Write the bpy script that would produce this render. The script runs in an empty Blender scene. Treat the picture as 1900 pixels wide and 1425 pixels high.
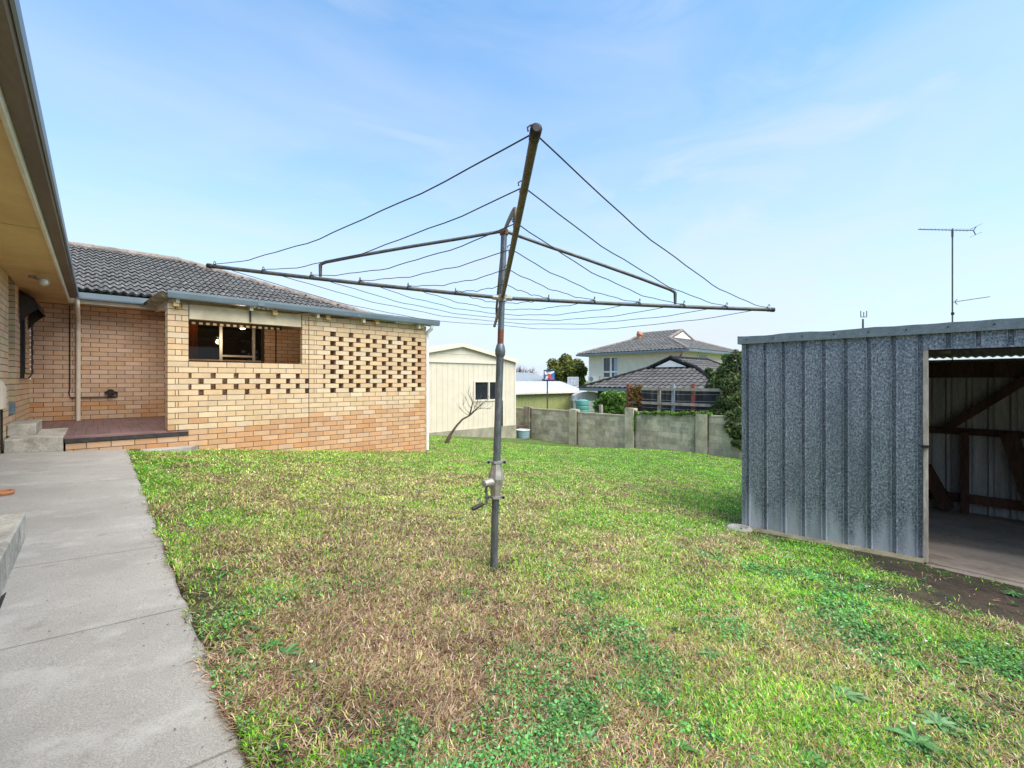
import bpy, math, random
import numpy as np
from mathutils import Vector
random.seed(7)
rng = np.random.default_rng(11)
# ---------------------------------------------------------------- camera, sky, sun, exposure
EZ = 1.5                       # eye height above world zero; world X/Y run along the house walls
S = bpy.context.scene
cam_d = bpy.data.cameras.new("camera"); cam = bpy.data.objects.new("camera", cam_d)
S.collection.objects.link(cam); S.camera = cam
cam.location = (0, 0, EZ); cam.rotation_euler = (math.pi / 2, 0, math.radians(-42.44))
cam_d.sensor_width = 36; cam_d.lens = 843 / 1900 * 36; cam_d.shift_y = -7.5 / 1900
cam_d.clip_start = 0.02; cam_d.clip_end = 3000
S.view_settings.view_transform = 'Standard'; S.view_settings.look = 'None'
S.view_settings.exposure = 1.05; S.view_settings.gamma = 1
S.render.resolution_x = 1024; S.render.resolution_y = 768
SUN_EL, SUN_ROT = math.radians(56), math.radians(176)
W = bpy.data.worlds.new("World"); S.world = W; W.use_nodes = True
nt = W.node_tree; nt.nodes.clear()
def nd(t, ty, **k):
    n = t.nodes.new(ty)
    for a, b in k.items(): setattr(n, a, b)
    return n
sky = nd(nt, 'ShaderNodeTexSky', sky_type='NISHITA', sun_disc=False)
sky.sun_elevation = SUN_EL; sky.sun_rotation = SUN_ROT; sky.air_density = 1.0; sky.dust_density = 1.2; sky.ozone_density = 1.6
tc = nd(nt, 'ShaderNodeTexCoord')
mp = nd(nt, 'ShaderNodeMapping'); mp.inputs['Rotation'].default_value = (0.25, -0.1, 0.6); mp.inputs['Scale'].default_value = (1.0, 2.2, 6.0); mp.inputs['Location'].default_value = (2.3, .4, 1.7)
nz = nd(nt, 'ShaderNodeTexNoise'); nz.inputs['Scale'].default_value = 1.25; nz.inputs['Detail'].default_value = 6; nz.inputs['Roughness'].default_value = .52
nz.inputs['Distortion'].default_value = .5
rp = nd(nt, 'ShaderNodeValToRGB'); rp.color_ramp.elements[0].position = .40; rp.color_ramp.elements[1].position = .72
rp.color_ramp.elements[1].color = (.46, .46, .46, 1)
sep = nd(nt, 'ShaderNodeSeparateXYZ')
hz = nd(nt, 'ShaderNodeMapRange'); hz.inputs['From Min'].default_value = 0.0; hz.inputs['From Max'].default_value = .55
hz.inputs['To Min'].default_value = .84; hz.inputs['To Max'].default_value = .10
mxx = nd(nt, 'ShaderNodeMath', operation='MAXIMUM')
mix = nd(nt, 'ShaderNodeMix', data_type='RGBA'); mix.inputs['B'].default_value = (3.78, 4.12, 4.72, 1)
bg = nd(nt, 'ShaderNodeBackground'); bg.inputs['Strength'].default_value = .106
tint = nd(nt, 'ShaderNodeMix', data_type='RGBA', blend_type='MULTIPLY'); tint.inputs['Factor'].default_value = 1
tint.inputs['B'].default_value = (.90, 1.42, 1.58, 1)
out = nd(nt, 'ShaderNodeOutputWorld')
L = nt.links.new
L(tc.outputs['Generated'], mp.inputs['Vector']); L(mp.outputs['Vector'], nz.inputs['Vector']); L(nz.outputs['Fac'], rp.inputs['Fac'])
L(tc.outputs['Generated'], sep.inputs['Vector']); L(sep.outputs['Z'], hz.inputs['Value'])
mp2 = nd(nt, 'ShaderNodeMapping'); mp2.inputs['Rotation'].default_value = (-.12, .22, 1.1); mp2.inputs['Scale'].default_value = (.8, 3.2, 9.0); mp2.inputs['Location'].default_value = (7.1, 3.3, .6)
nz2 = nd(nt, 'ShaderNodeTexNoise'); nz2.inputs['Scale'].default_value = 1.0; nz2.inputs['Detail'].default_value = 7; nz2.inputs['Roughness'].default_value = .56; nz2.inputs['Distortion'].default_value = .8
rp2 = nd(nt, 'ShaderNodeValToRGB'); rp2.color_ramp.elements[0].position = .44; rp2.color_ramp.elements[1].position = .74; rp2.color_ramp.elements[1].color = (.7, .7, .7, 1)
L(tc.outputs['Generated'], mp2.inputs['Vector']); L(mp2.outputs['Vector'], nz2.inputs['Vector']); L(nz2.outputs['Fac'], rp2.inputs['Fac'])
mx3 = nd(nt, 'ShaderNodeMath', operation='MAXIMUM'); L(rp.outputs['Color'], mx3.inputs[0]); L(rp2.outputs['Color'], mx3.inputs[1])
scr = nd(nt, 'ShaderNodeMath', operation='MULTIPLY_ADD'); L(mx3.outputs[0], scr.inputs[0]); scr.inputs[1].default_value = .55; L(hz.outputs['Result'], scr.inputs[2]); scr.use_clamp = True
L(scr.outputs[0], mxx.inputs[0]); L(hz.outputs['Result'], mxx.inputs[1])
L(sky.outputs['Color'], tint.inputs['A']); L(tint.outputs['Result'], mix.inputs['A'])
L(mxx.outputs[0], mix.inputs['Factor']); L(mix.outputs['Result'], bg.inputs['Color']); L(bg.outputs[0], out.inputs[0])
sun_d = bpy.data.lights.new("sun", 'SUN'); sun_d.energy = 2.75; sun_d.angle = math.radians(62); sun_d.color = (1, .90, .76)
sun = bpy.data.objects.new("sun", sun_d); S.collection.objects.link(sun)
sd = Vector((math.sin(SUN_ROT) * math.cos(SUN_EL), math.cos(SUN_ROT) * math.cos(SUN_EL), math.sin(SUN_EL)))
sun.rotation_euler = sd.to_track_quat('Z', 'Y').to_euler(); sun.location = (0, 0, 20)
# ---------------------------------------------------------------- helpers
F = 843.; RX, RY = .738, -.675; FX, FY = .675, .738
def cw(X, Z, z=0.0):            # lateral, depth, height over eye -> world
    return Vector((X * RX + Z * FX, X * RY + Z * FY, z + EZ))
def on_v(x, v):                 # u where the sight line of column x meets plane v
    r = (x - 950) / F; return v * (.675 + .738 * r) / (.738 - .675 * r)
def on_u(x, u):
    r = (x - 950) / F; return u * (.738 - .675 * r) / (.675 + .738 * r)
def dep(u, v): return FX * u + FY * v
def zat(y, u, v): return EZ + (705 - y) / F * dep(u, v)
def sst(x, a, b):
    t = np.clip((x - a) / (b - a), 0, 1); return t * t * (3 - 2 * t)
def gz(u, v):                   # ground height (world z)
    u = np.asarray(u, float); v = np.asarray(v, float)
    uu = np.clip(u, -1.5, 13.2); vv = np.clip(v, -6, 14)
    z = -1.056 - .115 * uu + .015 * vv
    z = z + .32 * sst(u, 7, 12.9) * sst(v, 11, 6)
    z = z - .10 * np.exp(-((u - 5.6) ** 2 + (v - 2.2) ** 2) / 1.2)
    z = z - .55 * sst(u, 13.3, 19)
    return z + EZ
def hit(px, py):
    r = (px - 950) / F; k = (py - 705) / F; Z = 3.
    for _ in range(40):
        p = cw(r * Z, Z); h = EZ - float(gz(p.x, p.y)); Z = .5 * Z + .5 * h / k
    p = cw(r * Z, Z); return p.x, p.y
def put(o, parent=None):
    S.collection.objects.link(o)
    if parent is not None: o.parent = parent
    return o
def tag(o, label=None, cat=None, group=None, kind=None):
    if label: o['label'] = label
    if cat: o['category'] = cat
    if group: o['group'] = group
    if kind: o['kind'] = kind
    return o
def thing(name, loc, label, cat, group=None):
    o = bpy.data.objects.new(name, None); o.location = loc; o.empty_display_size = .2; put(o)
    o['_ox'], o['_oy'], o['_oz'] = loc[0], loc[1], loc[2]
    return tag(o, label, cat, group)
ROOT = {}
class MB:
    def __init__(s): s.v = []; s.f = []; s.c = []; s.m = []; s.col = (1, 1, 1); s.mi = 0
    def add(s, vs, fs):
        b = len(s.v); s.v += [tuple(x) for x in vs]
        for q in fs: s.f.append(tuple(i + b for i in q)); s.c.append(s.col); s.m.append(s.mi)
        return s
    def box(s, x0, x1, y0, y1, z0, z1):
        return s.add([(x0, y0, z0), (x1, y0, z0), (x1, y1, z0), (x0, y1, z0), (x0, y0, z1), (x1, y0, z1), (x1, y1, z1), (x0, y1, z1)],
                     [(0, 3, 2, 1), (4, 5, 6, 7), (0, 1, 5, 4), (1, 2, 6, 5), (2, 3, 7, 6), (3, 0, 4, 7)])
    def prism(s, pts, ax, a, b):  # polygon in the two other axes extruded along ax
        n = len(pts)
        def mk(p, t):
            q = list(p); q.insert(ax, t); return tuple(q)
        vs = [mk(p, a) for p in pts] + [mk(p, b) for p in pts]
        return s.add(vs, [tuple(range(n))[::-1], tuple(range(n, 2 * n))] + [(i, (i + 1) % n, n + (i + 1) % n, n + i) for i in range(n)])
    def tube(s, pts, r, n=8, cap=True):
        pts = [Vector(p) for p in pts]; rs = r if isinstance(r, (list, tuple)) else [r] * len(pts)
        vs = []; up = None
        for i, p in enumerate(pts):
            t = (pts[min(i + 1, len(pts) - 1)] - pts[max(i - 1, 0)]).normalized()
            if up is None: up = Vector((0, 0, 1)) if abs(t.z) < .9 else Vector((1, 0, 0))
            a = t.cross(up).normalized(); up = a.cross(t).normalized()
            for k in range(n):
                w = 2 * math.pi * k / n; vs.append(p + (a * math.cos(w) + up * math.sin(w)) * rs[i])
        fs = [(i * n + k, i * n + (k + 1) % n, (i + 1) * n + (k + 1) % n, (i + 1) * n + k) for i in range(len(pts) - 1) for k in range(n)]
        if cap:
            m = len(vs); vs += vs[:n] + vs[m - n:m]; fs += [tuple(range(m, m + n))[::-1], tuple(range(m + n, m + 2 * n))]
        return s.add(vs, fs)
    def beam(s, a, b, w, h, up=(0, 0, 1)):
        a = Vector(a); b = Vector(b); t = (b - a).normalized(); x = t.cross(Vector(up)).normalized(); y = x.cross(t)
        o = [(-w / 2, -h / 2), (w / 2, -h / 2), (w / 2, h / 2), (-w / 2, h / 2)]
        return s.add([a + x * p + y * q for p, q in o] + [b + x * p + y * q for p, q in o],
                     [(0, 1, 2, 3), (7, 6, 5, 4), (0, 4, 5, 1), (1, 5, 6, 2), (2, 6, 7, 3), (3, 7, 4, 0)])
    def lathe(s, c, prof, n=24, cap=True):
        vs = [(c[0] + r * math.cos(2 * math.pi * k / n), c[1] + r * math.sin(2 * math.pi * k / n), c[2] + z) for r, z in prof for k in range(n)]
        fs = [(i * n + k, i * n + (k + 1) % n, (i + 1) * n + (k + 1) % n, (i + 1) * n + k) for i in range(len(prof) - 1) for k in range(n)]
        if cap: fs += [tuple(range(n))[::-1], tuple(range((len(prof) - 1) * n, len(prof) * n))]
        return s.add(vs, fs)
    def grid(s, P, nu, nv):
        return s.add(P, [(j * nu + i, j * nu + i + 1, (j + 1) * nu + i + 1, (j + 1) * nu + i) for j in range(nv - 1) for i in range(nu - 1)])
    def build(s, name, mats, parent=None, smooth=False):
        if not isinstance(mats, (list, tuple)): mats = [mats]
        o = np.zeros(3)
        if parent is not None:
            q = parent
            while q.parent is not None: q = q.parent
            o = np.array(q.location)
        V = np.array(s.v, float) - o
        me = bpy.data.meshes.new(name); me.from_pydata(V.tolist(), [], s.f)
        for m in mats: me.materials.append(m)
        me.polygons.foreach_set('material_index', np.array(s.m, dtype=np.int32))
        if len(set(s.c)) > 1 or s.col != (1, 1, 1):
            ca = me.color_attributes.new('Col', 'FLOAT_COLOR', 'CORNER')
            cnt = [len(f) for f in s.f]; C = np.repeat(np.array(s.c, float), cnt, axis=0)
            ca.data.foreach_set('color', np.hstack([C, np.ones((len(C), 1))]).ravel())
        if smooth: me.polygons.foreach_set('use_smooth', np.ones(len(s.f), dtype=bool))
        me.update(); ob = bpy.data.objects.new(name, me); put(ob, parent)
        return ob
def top(ob, base):               # give a single-mesh thing its origin at base
    b = np.array(base, float); me = ob.data; n = len(me.vertices); a = np.empty(n * 3)
    me.vertices.foreach_get('co', a); a = a.reshape(-1, 3) - b; me.vertices.foreach_set('co', a.ravel()); me.update(); ob.location = base
    return ob
# ---------------------------------------------------------------- materials
def mat(name, col, rough=.8, var=.25, scale=6., col2=None, metal=0., bump=0., bscale=40., attr=False, fine=0., stretch=(1, 1, 1), spec=.4, ramp=(.35, .65)):
    m = bpy.data.materials.new(name); m.use_nodes = True; t = m.node_tree; b = t.nodes['Principled BSDF']; l = t.links.new
    b.inputs['Roughness'].default_value = rough; b.inputs['Metallic'].default_value = metal; b.inputs['Specular IOR Level'].default_value = spec
    c = nd(t, 'ShaderNodeTexCoord'); mpp = nd(t, 'ShaderNodeMapping'); mpp.inputs['Scale'].default_value = stretch; l(c.outputs['Object'], mpp.inputs[0])
    n = nd(t, 'ShaderNodeTexNoise'); n.inputs['Scale'].default_value = scale; n.inputs['Detail'].default_value = 6; n.inputs['Roughness'].default_value = .62; l(mpp.outputs[0], n.inputs['Vector'])
    if col2 is None: col2 = tuple(x * (1 - var) for x in col); col = tuple(min(1, x * (1 + var * .6)) for x in col)
    r = nd(t, 'ShaderNodeValToRGB'); r.color_ramp.elements[0].position = ramp[0]; r.color_ramp.elements[1].position = ramp[1]
    r.color_ramp.elements[0].color = (*col2, 1); r.color_ramp.elements[1].color = (*col, 1); l(n.outputs['Fac'], r.inputs['Fac'])
    cur = r.outputs['Color']
    def mul(a, bb, fac=1.):
        x = nd(t, 'ShaderNodeMix', data_type='RGBA', blend_type='MULTIPLY'); x.inputs['Factor'].default_value = fac
        l(a, x.inputs['A']); l(bb, x.inputs['B']); return x.outputs['Result']
    if attr:
        a = nd(t, 'ShaderNodeAttribute', attribute_name='Col'); cur = mul(cur, a.outputs['Color'])
    if fine > 0:
        n2 = nd(t, 'ShaderNodeTexNoise'); n2.inputs['Scale'].default_value = bscale; n2.inputs['Detail'].default_value = 4; l(mpp.outputs[0], n2.inputs['Vector'])
        r2 = nd(t, 'ShaderNodeMapRange'); r2.inputs['From Min'].default_value = .3; r2.inputs['From Max'].default_value = .7
        r2.inputs['To Min'].default_value = 1 - fine; r2.inputs['To Max'].default_value = 1 + fine * .5; l(n2.outputs['Fac'], r2.inputs['Value']); cur = mul(cur, r2.outputs['Result'])
    l(cur, b.inputs['Base Color'])
    if bump > 0:
        n3 = nd(t, 'ShaderNodeTexNoise'); n3.inputs['Scale'].default_value = bscale; n3.inputs['Detail'].default_value = 5; l(c.outputs['Object'], n3.inputs['Vector'])
        bp = nd(t, 'ShaderNodeBump'); bp.inputs['Strength'].default_value = bump; bp.inputs['Distance'].default_value = .01; l(n3.outputs['Fac'], bp.inputs['Height']); l(bp.outputs[0], b.inputs['Normal'])
    m['cur'] = 0
    return m
def add_dirt_or_glint(m, colr, scale, lo, hi, stretch=(1, 1, 1), amt=1.):       # stains or painted glints with their own shape laid over a material
    t = m.node_tree; b = t.nodes['Principled BSDF']; l = t.links.new; src = b.inputs['Base Color'].links[0].from_socket
    c = nd(t, 'ShaderNodeTexCoord'); p = nd(t, 'ShaderNodeMapping'); p.inputs['Scale'].default_value = stretch; p.inputs['Location'].default_value = (3.1, 7.7, 1.3)
    l(c.outputs['Object'], p.inputs[0]); n = nd(t, 'ShaderNodeTexNoise'); n.inputs['Scale'].default_value = scale; n.inputs['Detail'].default_value = 7; n.inputs['Roughness'].default_value = .6
    l(p.outputs[0], n.inputs['Vector']); r = nd(t, 'ShaderNodeMapRange'); r.inputs['From Min'].default_value = lo; r.inputs['From Max'].default_value = hi; r.inputs['To Max'].default_value = amt
    l(n.outputs['Fac'], r.inputs['Value']); x = nd(t, 'ShaderNodeMix', data_type='RGBA'); l(r.outputs['Result'], x.inputs['Factor']); l(src, x.inputs['A']); x.inputs['B'].default_value = (*colr, 1)
    l(x.outputs['Result'], b.inputs['Base Color']); return m
def zmask_dirt(m, colr, z0, z1, scale, stretch=(1, 1, 1), amt=.8, wob=.5):  # stain that climbs from z0 to z1 (object space)
    t = m.node_tree; b = t.nodes['Principled BSDF']; l = t.links.new; src = b.inputs['Base Color'].links[0].from_socket
    c = nd(t, 'ShaderNodeTexCoord'); s = nd(t, 'ShaderNodeSeparateXYZ'); l(c.outputs['Object'], s.inputs[0])
    p = nd(t, 'ShaderNodeMapping'); p.inputs['Scale'].default_value = stretch; l(c.outputs['Object'], p.inputs[0])
    n = nd(t, 'ShaderNodeTexNoise'); n.inputs['Scale'].default_value = scale; n.inputs['Detail'].default_value = 5; l(p.outputs[0], n.inputs['Vector'])
    r = nd(t, 'ShaderNodeMapRange'); r.inputs['From Min'].default_value = z1; r.inputs['From Max'].default_value = z0; l(s.outputs['Z'], r.inputs['Value'])
    a = nd(t, 'ShaderNodeMath', operation='MULTIPLY_ADD'); l(n.outputs['Fac'], a.inputs[0]); a.inputs[1].default_value = 2 * wob; l(r.outputs['Result'], a.inputs[2])
    a2 = nd(t, 'ShaderNodeMapRange'); a2.inputs['From Min'].default_value = wob + .35; a2.inputs['From Max'].default_value = wob + 1.; a2.inputs['To Max'].default_value = amt; l(a.outputs[0], a2.inputs['Value'])
    x = nd(t, 'ShaderNodeMix', data_type='RGBA'); l(a2.outputs['Result'], x.inputs['Factor']); l(src, x.inputs['A']); x.inputs['B'].default_value = (*colr, 1)
    l(x.outputs['Result'], b.inputs['Base Color']); return m
def glass_mat(name, tintc=(.02, .025, .03), see=0.):
    m = bpy.data.materials.new(name); m.use_nodes = True; t = m.node_tree; b = t.nodes['Principled BSDF']
    b.inputs['Base Color'].default_value = (*tintc, 1); b.inputs['Roughness'].default_value = .04; b.inputs['Specular IOR Level'].default_value = .6
    if see:
        o = t.nodes['Material Output']; tr = nd(t, 'ShaderNodeBsdfTransparent'); tr.inputs[0].default_value = (.8, .82, .8, 1); mx = nd(t, 'ShaderNodeMixShader'); mx.inputs[0].default_value = 1 - see
        t.links.new(tr.outputs[0], mx.inputs[1]); t.links.new(b.outputs[0], mx.inputs[2]); t.links.new(mx.outputs[0], o.inputs[0])
    return m
def translucent(m, fac):
    t = m.node_tree; b = t.nodes['Principled BSDF']; tr = nd(t, 'ShaderNodeBsdfTranslucent'); mx = nd(t, 'ShaderNodeMixShader'); mx.inputs[0].default_value = fac
    t.links.new(b.inputs['Base Color'].links[0].from_socket, tr.inputs[0]); t.links.new(b.outputs[0], mx.inputs[1]); t.links.new(tr.outputs[0], mx.inputs[2]); t.links.new(mx.outputs[0], t.nodes['Material Output'].inputs[0])
M = {}
M['brick'] = mat('brick', (1, 1, 1), .88, .12, 9, attr=True, bump=.25, bscale=120, fine=.10)
M['mortar'] = mat('mortar', (.13, .105, .085), .95, .3, 20)
M['gutter'] = mat('gutter_paint', (.13, .17, .20), .45, .12, 3, spec=.5)
add_dirt_or_glint(M['gutter'], (.36, .38, .38), 2.2, .62, .66, (1, 1, 1), .55)
M['gutter_brown'] = mat('gutter_underside_brown', (.15, .115, .09), .6, .25, 1.5, stretch=(1, .25, 1), fine=.12)
M['cream'] = mat('cream_paint', (.72, .66, .52), .55, .12, 4, fine=.06)
M['soffit'] = mat('soffit_paint', (.66, .47, .215), .7, .16, 1.4, fine=.05)
M['white'] = mat('white_paint', (.78, .76, .71), .45, .08, 5)
M['pvc'] = mat('cream_pipe', (.74, .66, .55), .42, .08, 5)
M['tile'] = mat('concrete_tile', (.125, .12, .115), .78, .35, 3.5, attr=True, bump=.3, bscale=60, fine=.35)
add_dirt_or_glint(M['tile'], (.46, .45, .43), 16, .55, .66, amt=.75)  # pale lichen flecks, brightened to paint in highlights on the tile humps
add_dirt_or_glint(M['tile'], (.16, .09, .04), 6, .70, .76, amt=.6)
M['ridge'] = mat('ridge_cap', (.30, .24, .21), .8, .35, 5, fine=.3)
M['tile_dark'] = mat('brown_tile', (.11, .10, .095), .75, .35, 2.5, attr=True, bump=.3, bscale=30, fine=.3)
add_dirt_or_glint(M['tile_dark'], (.36, .35, .32), 5, .60, .72, amt=.55)
M['corr'] = mat('corrugated_cream', (.50, .49, .40), .6, .2, 4)
M['fiber'] = mat('grimy_cream_sheet', (.68, .56, .40), .8, .2, 3)
M['dark'] = mat('dark_brown_canvas', (.035, .026, .022), .7, .3, 8)
M['black'] = mat('black_iron', (.02, .018, .017), .5, .3, 10)
M['alu'] = mat('aluminium_frame', (.55, .54, .51), .35, .1, 8, metal=.5)
M['glass'] = glass_mat('dark_glass')
M['glass_see'] = glass_mat('porch_glass', (.012, .012, .012), .62)
M['room'] = mat('room_brown', (.07, .055, .045), .8, .2, 3)
M['orange'] = mat('orange_glow_cloth', (.75, .22, .05), .8, .2, 12, stretch=(6, 6, .3))  # orange of the glow indoors, put into the cloth colour
M['porchfloor'] = mat('stamped_pink_floor', (.24, .14, .14), .42, .25, 3, fine=.2, bump=.15, bscale=30)
add_dirt_or_glint(M['porchfloor'], (.07, .05, .05), 3.2, .60, .66, (1.4, .5, 1), .8)
M['slab_edge'] = mat('dark_slab_edge', (.045, .04, .038), .8, .4, 15)
M['conc'] = mat('path_concrete', (.405, .37, .33), .92, .12, 1.6, fine=.34, bscale=210, bump=.12)
add_dirt_or_glint(M['conc'], (.25, .235, .215), 1.7, .55, .72, (1, 1, 1), .55)
add_dirt_or_glint(M['conc'], (.56, .53, .49), 3.1, .55, .72, (1, 1.3, 1), .5)
add_dirt_or_glint(M['conc'], (.20, .17, .14), 5.5, .62, .72, (1, 1, 1), .45)
add_dirt_or_glint(M['conc'], (.12, .11, .10), 75, .68, .72, (1, 1, 1), .7)
M['step'] = mat('step_concrete', (.50, .455, .385), .92, .3, 6, fine=.25, bscale=60, bump=.3)
add_dirt_or_glint(M['step'], (.16, .15, .13), 4, .52, .68, (1, 1, 1), .7)
M['step_dark'] = mat('weathered_concrete', (.24, .225, .20), .92, .35, 6, fine=.25, bscale=60, bump=.3)
M['terra'] = mat('terracotta', (.46, .20, .09), .8, .25, 10)
# galvanised sheet
g = mat('galvanised_sheet', (.41, .45, .515), .45, .1, 56, col2=(.115, .14, .18), metal=.3, ramp=(.38, .64), stretch=(1, 1.3, .8))
t = g.node_tree; vor = nd(t, 'ShaderNodeTexVoronoi'); vor.inputs['Scale'].default_value = 70; c_ = nd(t, 'ShaderNodeTexCoord'); t.links.new(c_.outputs['Object'], vor.inputs['Vector'])
mr = nd(t, 'ShaderNodeMapRange'); mr.inputs['To Min'].default_value = .65; mr.inputs['To Max'].default_value = 1.3
sp = nd(t, 'ShaderNodeSeparateColor'); t.links.new(vor.outputs['Color'], sp.inputs[0]); t.links.new(sp.outputs[0], mr.inputs['Value'])
b_ = t.nodes['Principled BSDF']; src = b_.inputs['Base Color'].links[0].from_socket
x_ = nd(t, 'ShaderNodeMix', data_type='RGBA', blend_type='MULTIPLY'); x_.inputs['Factor'].default_value = 1
t.links.new(src, x_.inputs['A']); t.links.new(mr.outputs['Result'], x_.inputs['B']); t.links.new(x_.outputs['Result'], b_.inputs['Base Color'])
zmask_dirt(g, (.58, .60, .69), .02, .46, 3.2, (1, 2.4, .25), .85, 1.1)
add_dirt_or_glint(g, (.10, .13, .17), 1.6, .50, .70, (1, 2.2, .35), .55)
add_dirt_or_glint(g, (.24, .13, .07), 9, .74, .78, (1, 1, .4), .7)
M['galv'] = g
M['galv_in'] = mat('sheet_inside', (.46, .455, .45), .7, .25, 3, stretch=(1, 4, .5), fine=.25, bscale=50, spec=.2)
M['flash'] = mat('galvanised_flashing', (.25, .30, .34), .42, .18, 12, metal=.35, fine=.2, bscale=80)
add_dirt_or_glint(M['flash'], (.28, .13, .05), 5, .68, .72, amt=.8)
M['timber_dark'] = mat('old_timber', (.085, .045, .028), .85, .35, 5, stretch=(1, 1, .2), fine=.3)
M['timber_red'] = mat('red_brown_timber', (.105, .05, .032), .85, .35, 5, stretch=(1, 1, .2), fine=.3)
M['jamb'] = mat('weathered_jamb', (.62, .52, .43), .8, .25, 7, stretch=(1, 1, .25), fine=.3)
add_dirt_or_glint(M['jamb'], (.30, .13, .07), 6, .56, .64, (1, 1, .3), .8)
M['shedfloor'] = mat('shed_floor', (.34, .27, .215), .85, .3, 2.5, fine=.2, bscale=40, stretch=(1, .5, 1))
add_dirt_or_glint(M['shedfloor'], (.58, .46, .38), 1.6, .52, .7, (1.2, .4, 1), .6)
add_dirt_or_glint(M['shedfloor'], (.09, .07, .06), 2.6, .58, .68, (1, .35, 1), .6)
M['kerb'] = mat('mossy_ledge', (.30, .26, .16), .9, .3, 6, fine=.2)
M['steel'] = mat('galvanised_pole', (.17, .19, .205), .4, .3, 9, metal=.5, fine=.35, bscale=60, stretch=(1, 1, .35))
M['arm'] = mat('grey_arm', (.105, .105, .105), .45, .3, 12, metal=.3, fine=.3, bscale=60)
M['arm_brown'] = mat('brown_arm', (.115, .085, .055), .5, .35, 14, metal=.2, fine=.3, bscale=60)
M['rust'] = mat('rust', (.26, .085, .04), .85, .4, 18, col2=(.09, .05, .04), fine=.3)
M['castalu'] = mat('cast_alloy', (.40, .375, .34), .5, .25, 20, metal=.4, fine=.2, bscale=120)
M['wire'] = mat('line_wire', (.035, .035, .035), .5, .2, 20)
M['block'] = mat('wall_block', (.60, .53, .41), .92, .28, 3, fine=.25, bscale=30, bump=.3, attr=True)
add_dirt_or_glint(M['block'], (.15, .135, .10), 1.7, .52, .74, (1, 1.6, .8), .7)
add_dirt_or_glint(M['block'], (.60, .57, .48), 2.2, .56, .72, (1, 1, 1), .45)
add_dirt_or_glint(M['block'], (.22, .20, .07), 2.6, .60, .72, (1, 1, .6), .5)
zmask_dirt(M['block'], (.07, .06, .045), 1.45, .95, 5., (1, 3.0, .35), .6, .9)
M['cladding'] = mat('cream_steel', (.67, .59, .47), .5, .06, 3)
M['cladline'] = mat('cream_trim', (.70, .62, .52), .5, .06, 3)
M['gbase'] = mat('stained_base', (.34, .31, .23), .9, .3, 3, fine=.25, bscale=40, stretch=(1, 1, .6))
M['olive'] = mat('olive_cladding', (.33, .34, .13), .6, .12, 3)
M['zinc'] = mat('pale_metal_roof', (.52, .53, .57), .5, .15, 2, stretch=(5, .6, 1))
M['greyroof'] = mat('grey_metal_roof', (.27, .29, .31), .6, .15, 2)
M['board'] = mat('weatherboard', (.74, .66, .54), .6, .08, 2)
M['leaf'] = mat('leaf', (1, 1, 1), .55, .25, 3, attr=True, spec=.3)
M['bark'] = mat('bark', (.12, .085, .06), .9, .35, 14, stretch=(1, 1, .3), fine=.3)
M['bark_dark'] = mat('bark_dark', (.07, .05, .04), .9, .35, 14)
M['mesh_dark'] = mat('shade_cloth', (.045, .05, .055), .8, .4, 2.5)
M['redpost'] = mat('red_post', (.27, .07, .055), .7, .3, 5)
M['greywood'] = mat('grey_wood', (.34, .30, .25), .85, .3, 6, stretch=(1, 1, .3))
M['blue_steel'] = mat('bluegrey_post', (.25, .30, .35), .5, .2, 6)
M['teal'] = mat('teal_tank', (.10, .27, .23), .5, .15, 3)
M['tub'] = mat('tub_plastic', (.25, .35, .39), .5, .15, 5)
M['tubrim'] = mat('tub_rim', (.62, .66, .66), .5, .1, 5)
M['bluepaint'] = mat('blue_print', (.06, .17, .42), .5, .15, 8)
M['redpaint'] = mat('red_print', (.65, .07, .08), .5, .1, 8)
M['winblue'] = glass_mat('upstairs_glass', (.04, .05, .07))
M['curtain'] = mat('pale_curtain', (.42, .45, .55), .8, .25, 10, stretch=(4, 4, .3))
# ---------------------------------------------------------------- noise on the lawn (numpy value noise)
_T = rng.random((256, 256))
def vnoise(x, y, s):
    x = np.asarray(x) * s + 37.3; y = np.asarray(y) * s + 91.7; xi = np.floor(x).astype(int); yi = np.floor(y).astype(int); fx = x - xi; fy = y - yi
    fx = fx * fx * (3 - 2 * fx); fy = fy * fy * (3 - 2 * fy); T = lambda a, b: _T[a % 256, b % 256]
    return (T(xi, yi) * (1 - fx) + T(xi + 1, yi) * fx) * (1 - fy) + (T(xi, yi + 1) * (1 - fx) + T(xi + 1, yi + 1) * fx) * fy
def fbm(x, y, s, o=4):
    r = 0; a = .5; n = 0
    for i in range(o): r = r + a * vnoise(x + 13.1 * i, y - 7.7 * i, s * 2 ** i); n += a; a *= .55
    return r / n
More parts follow.
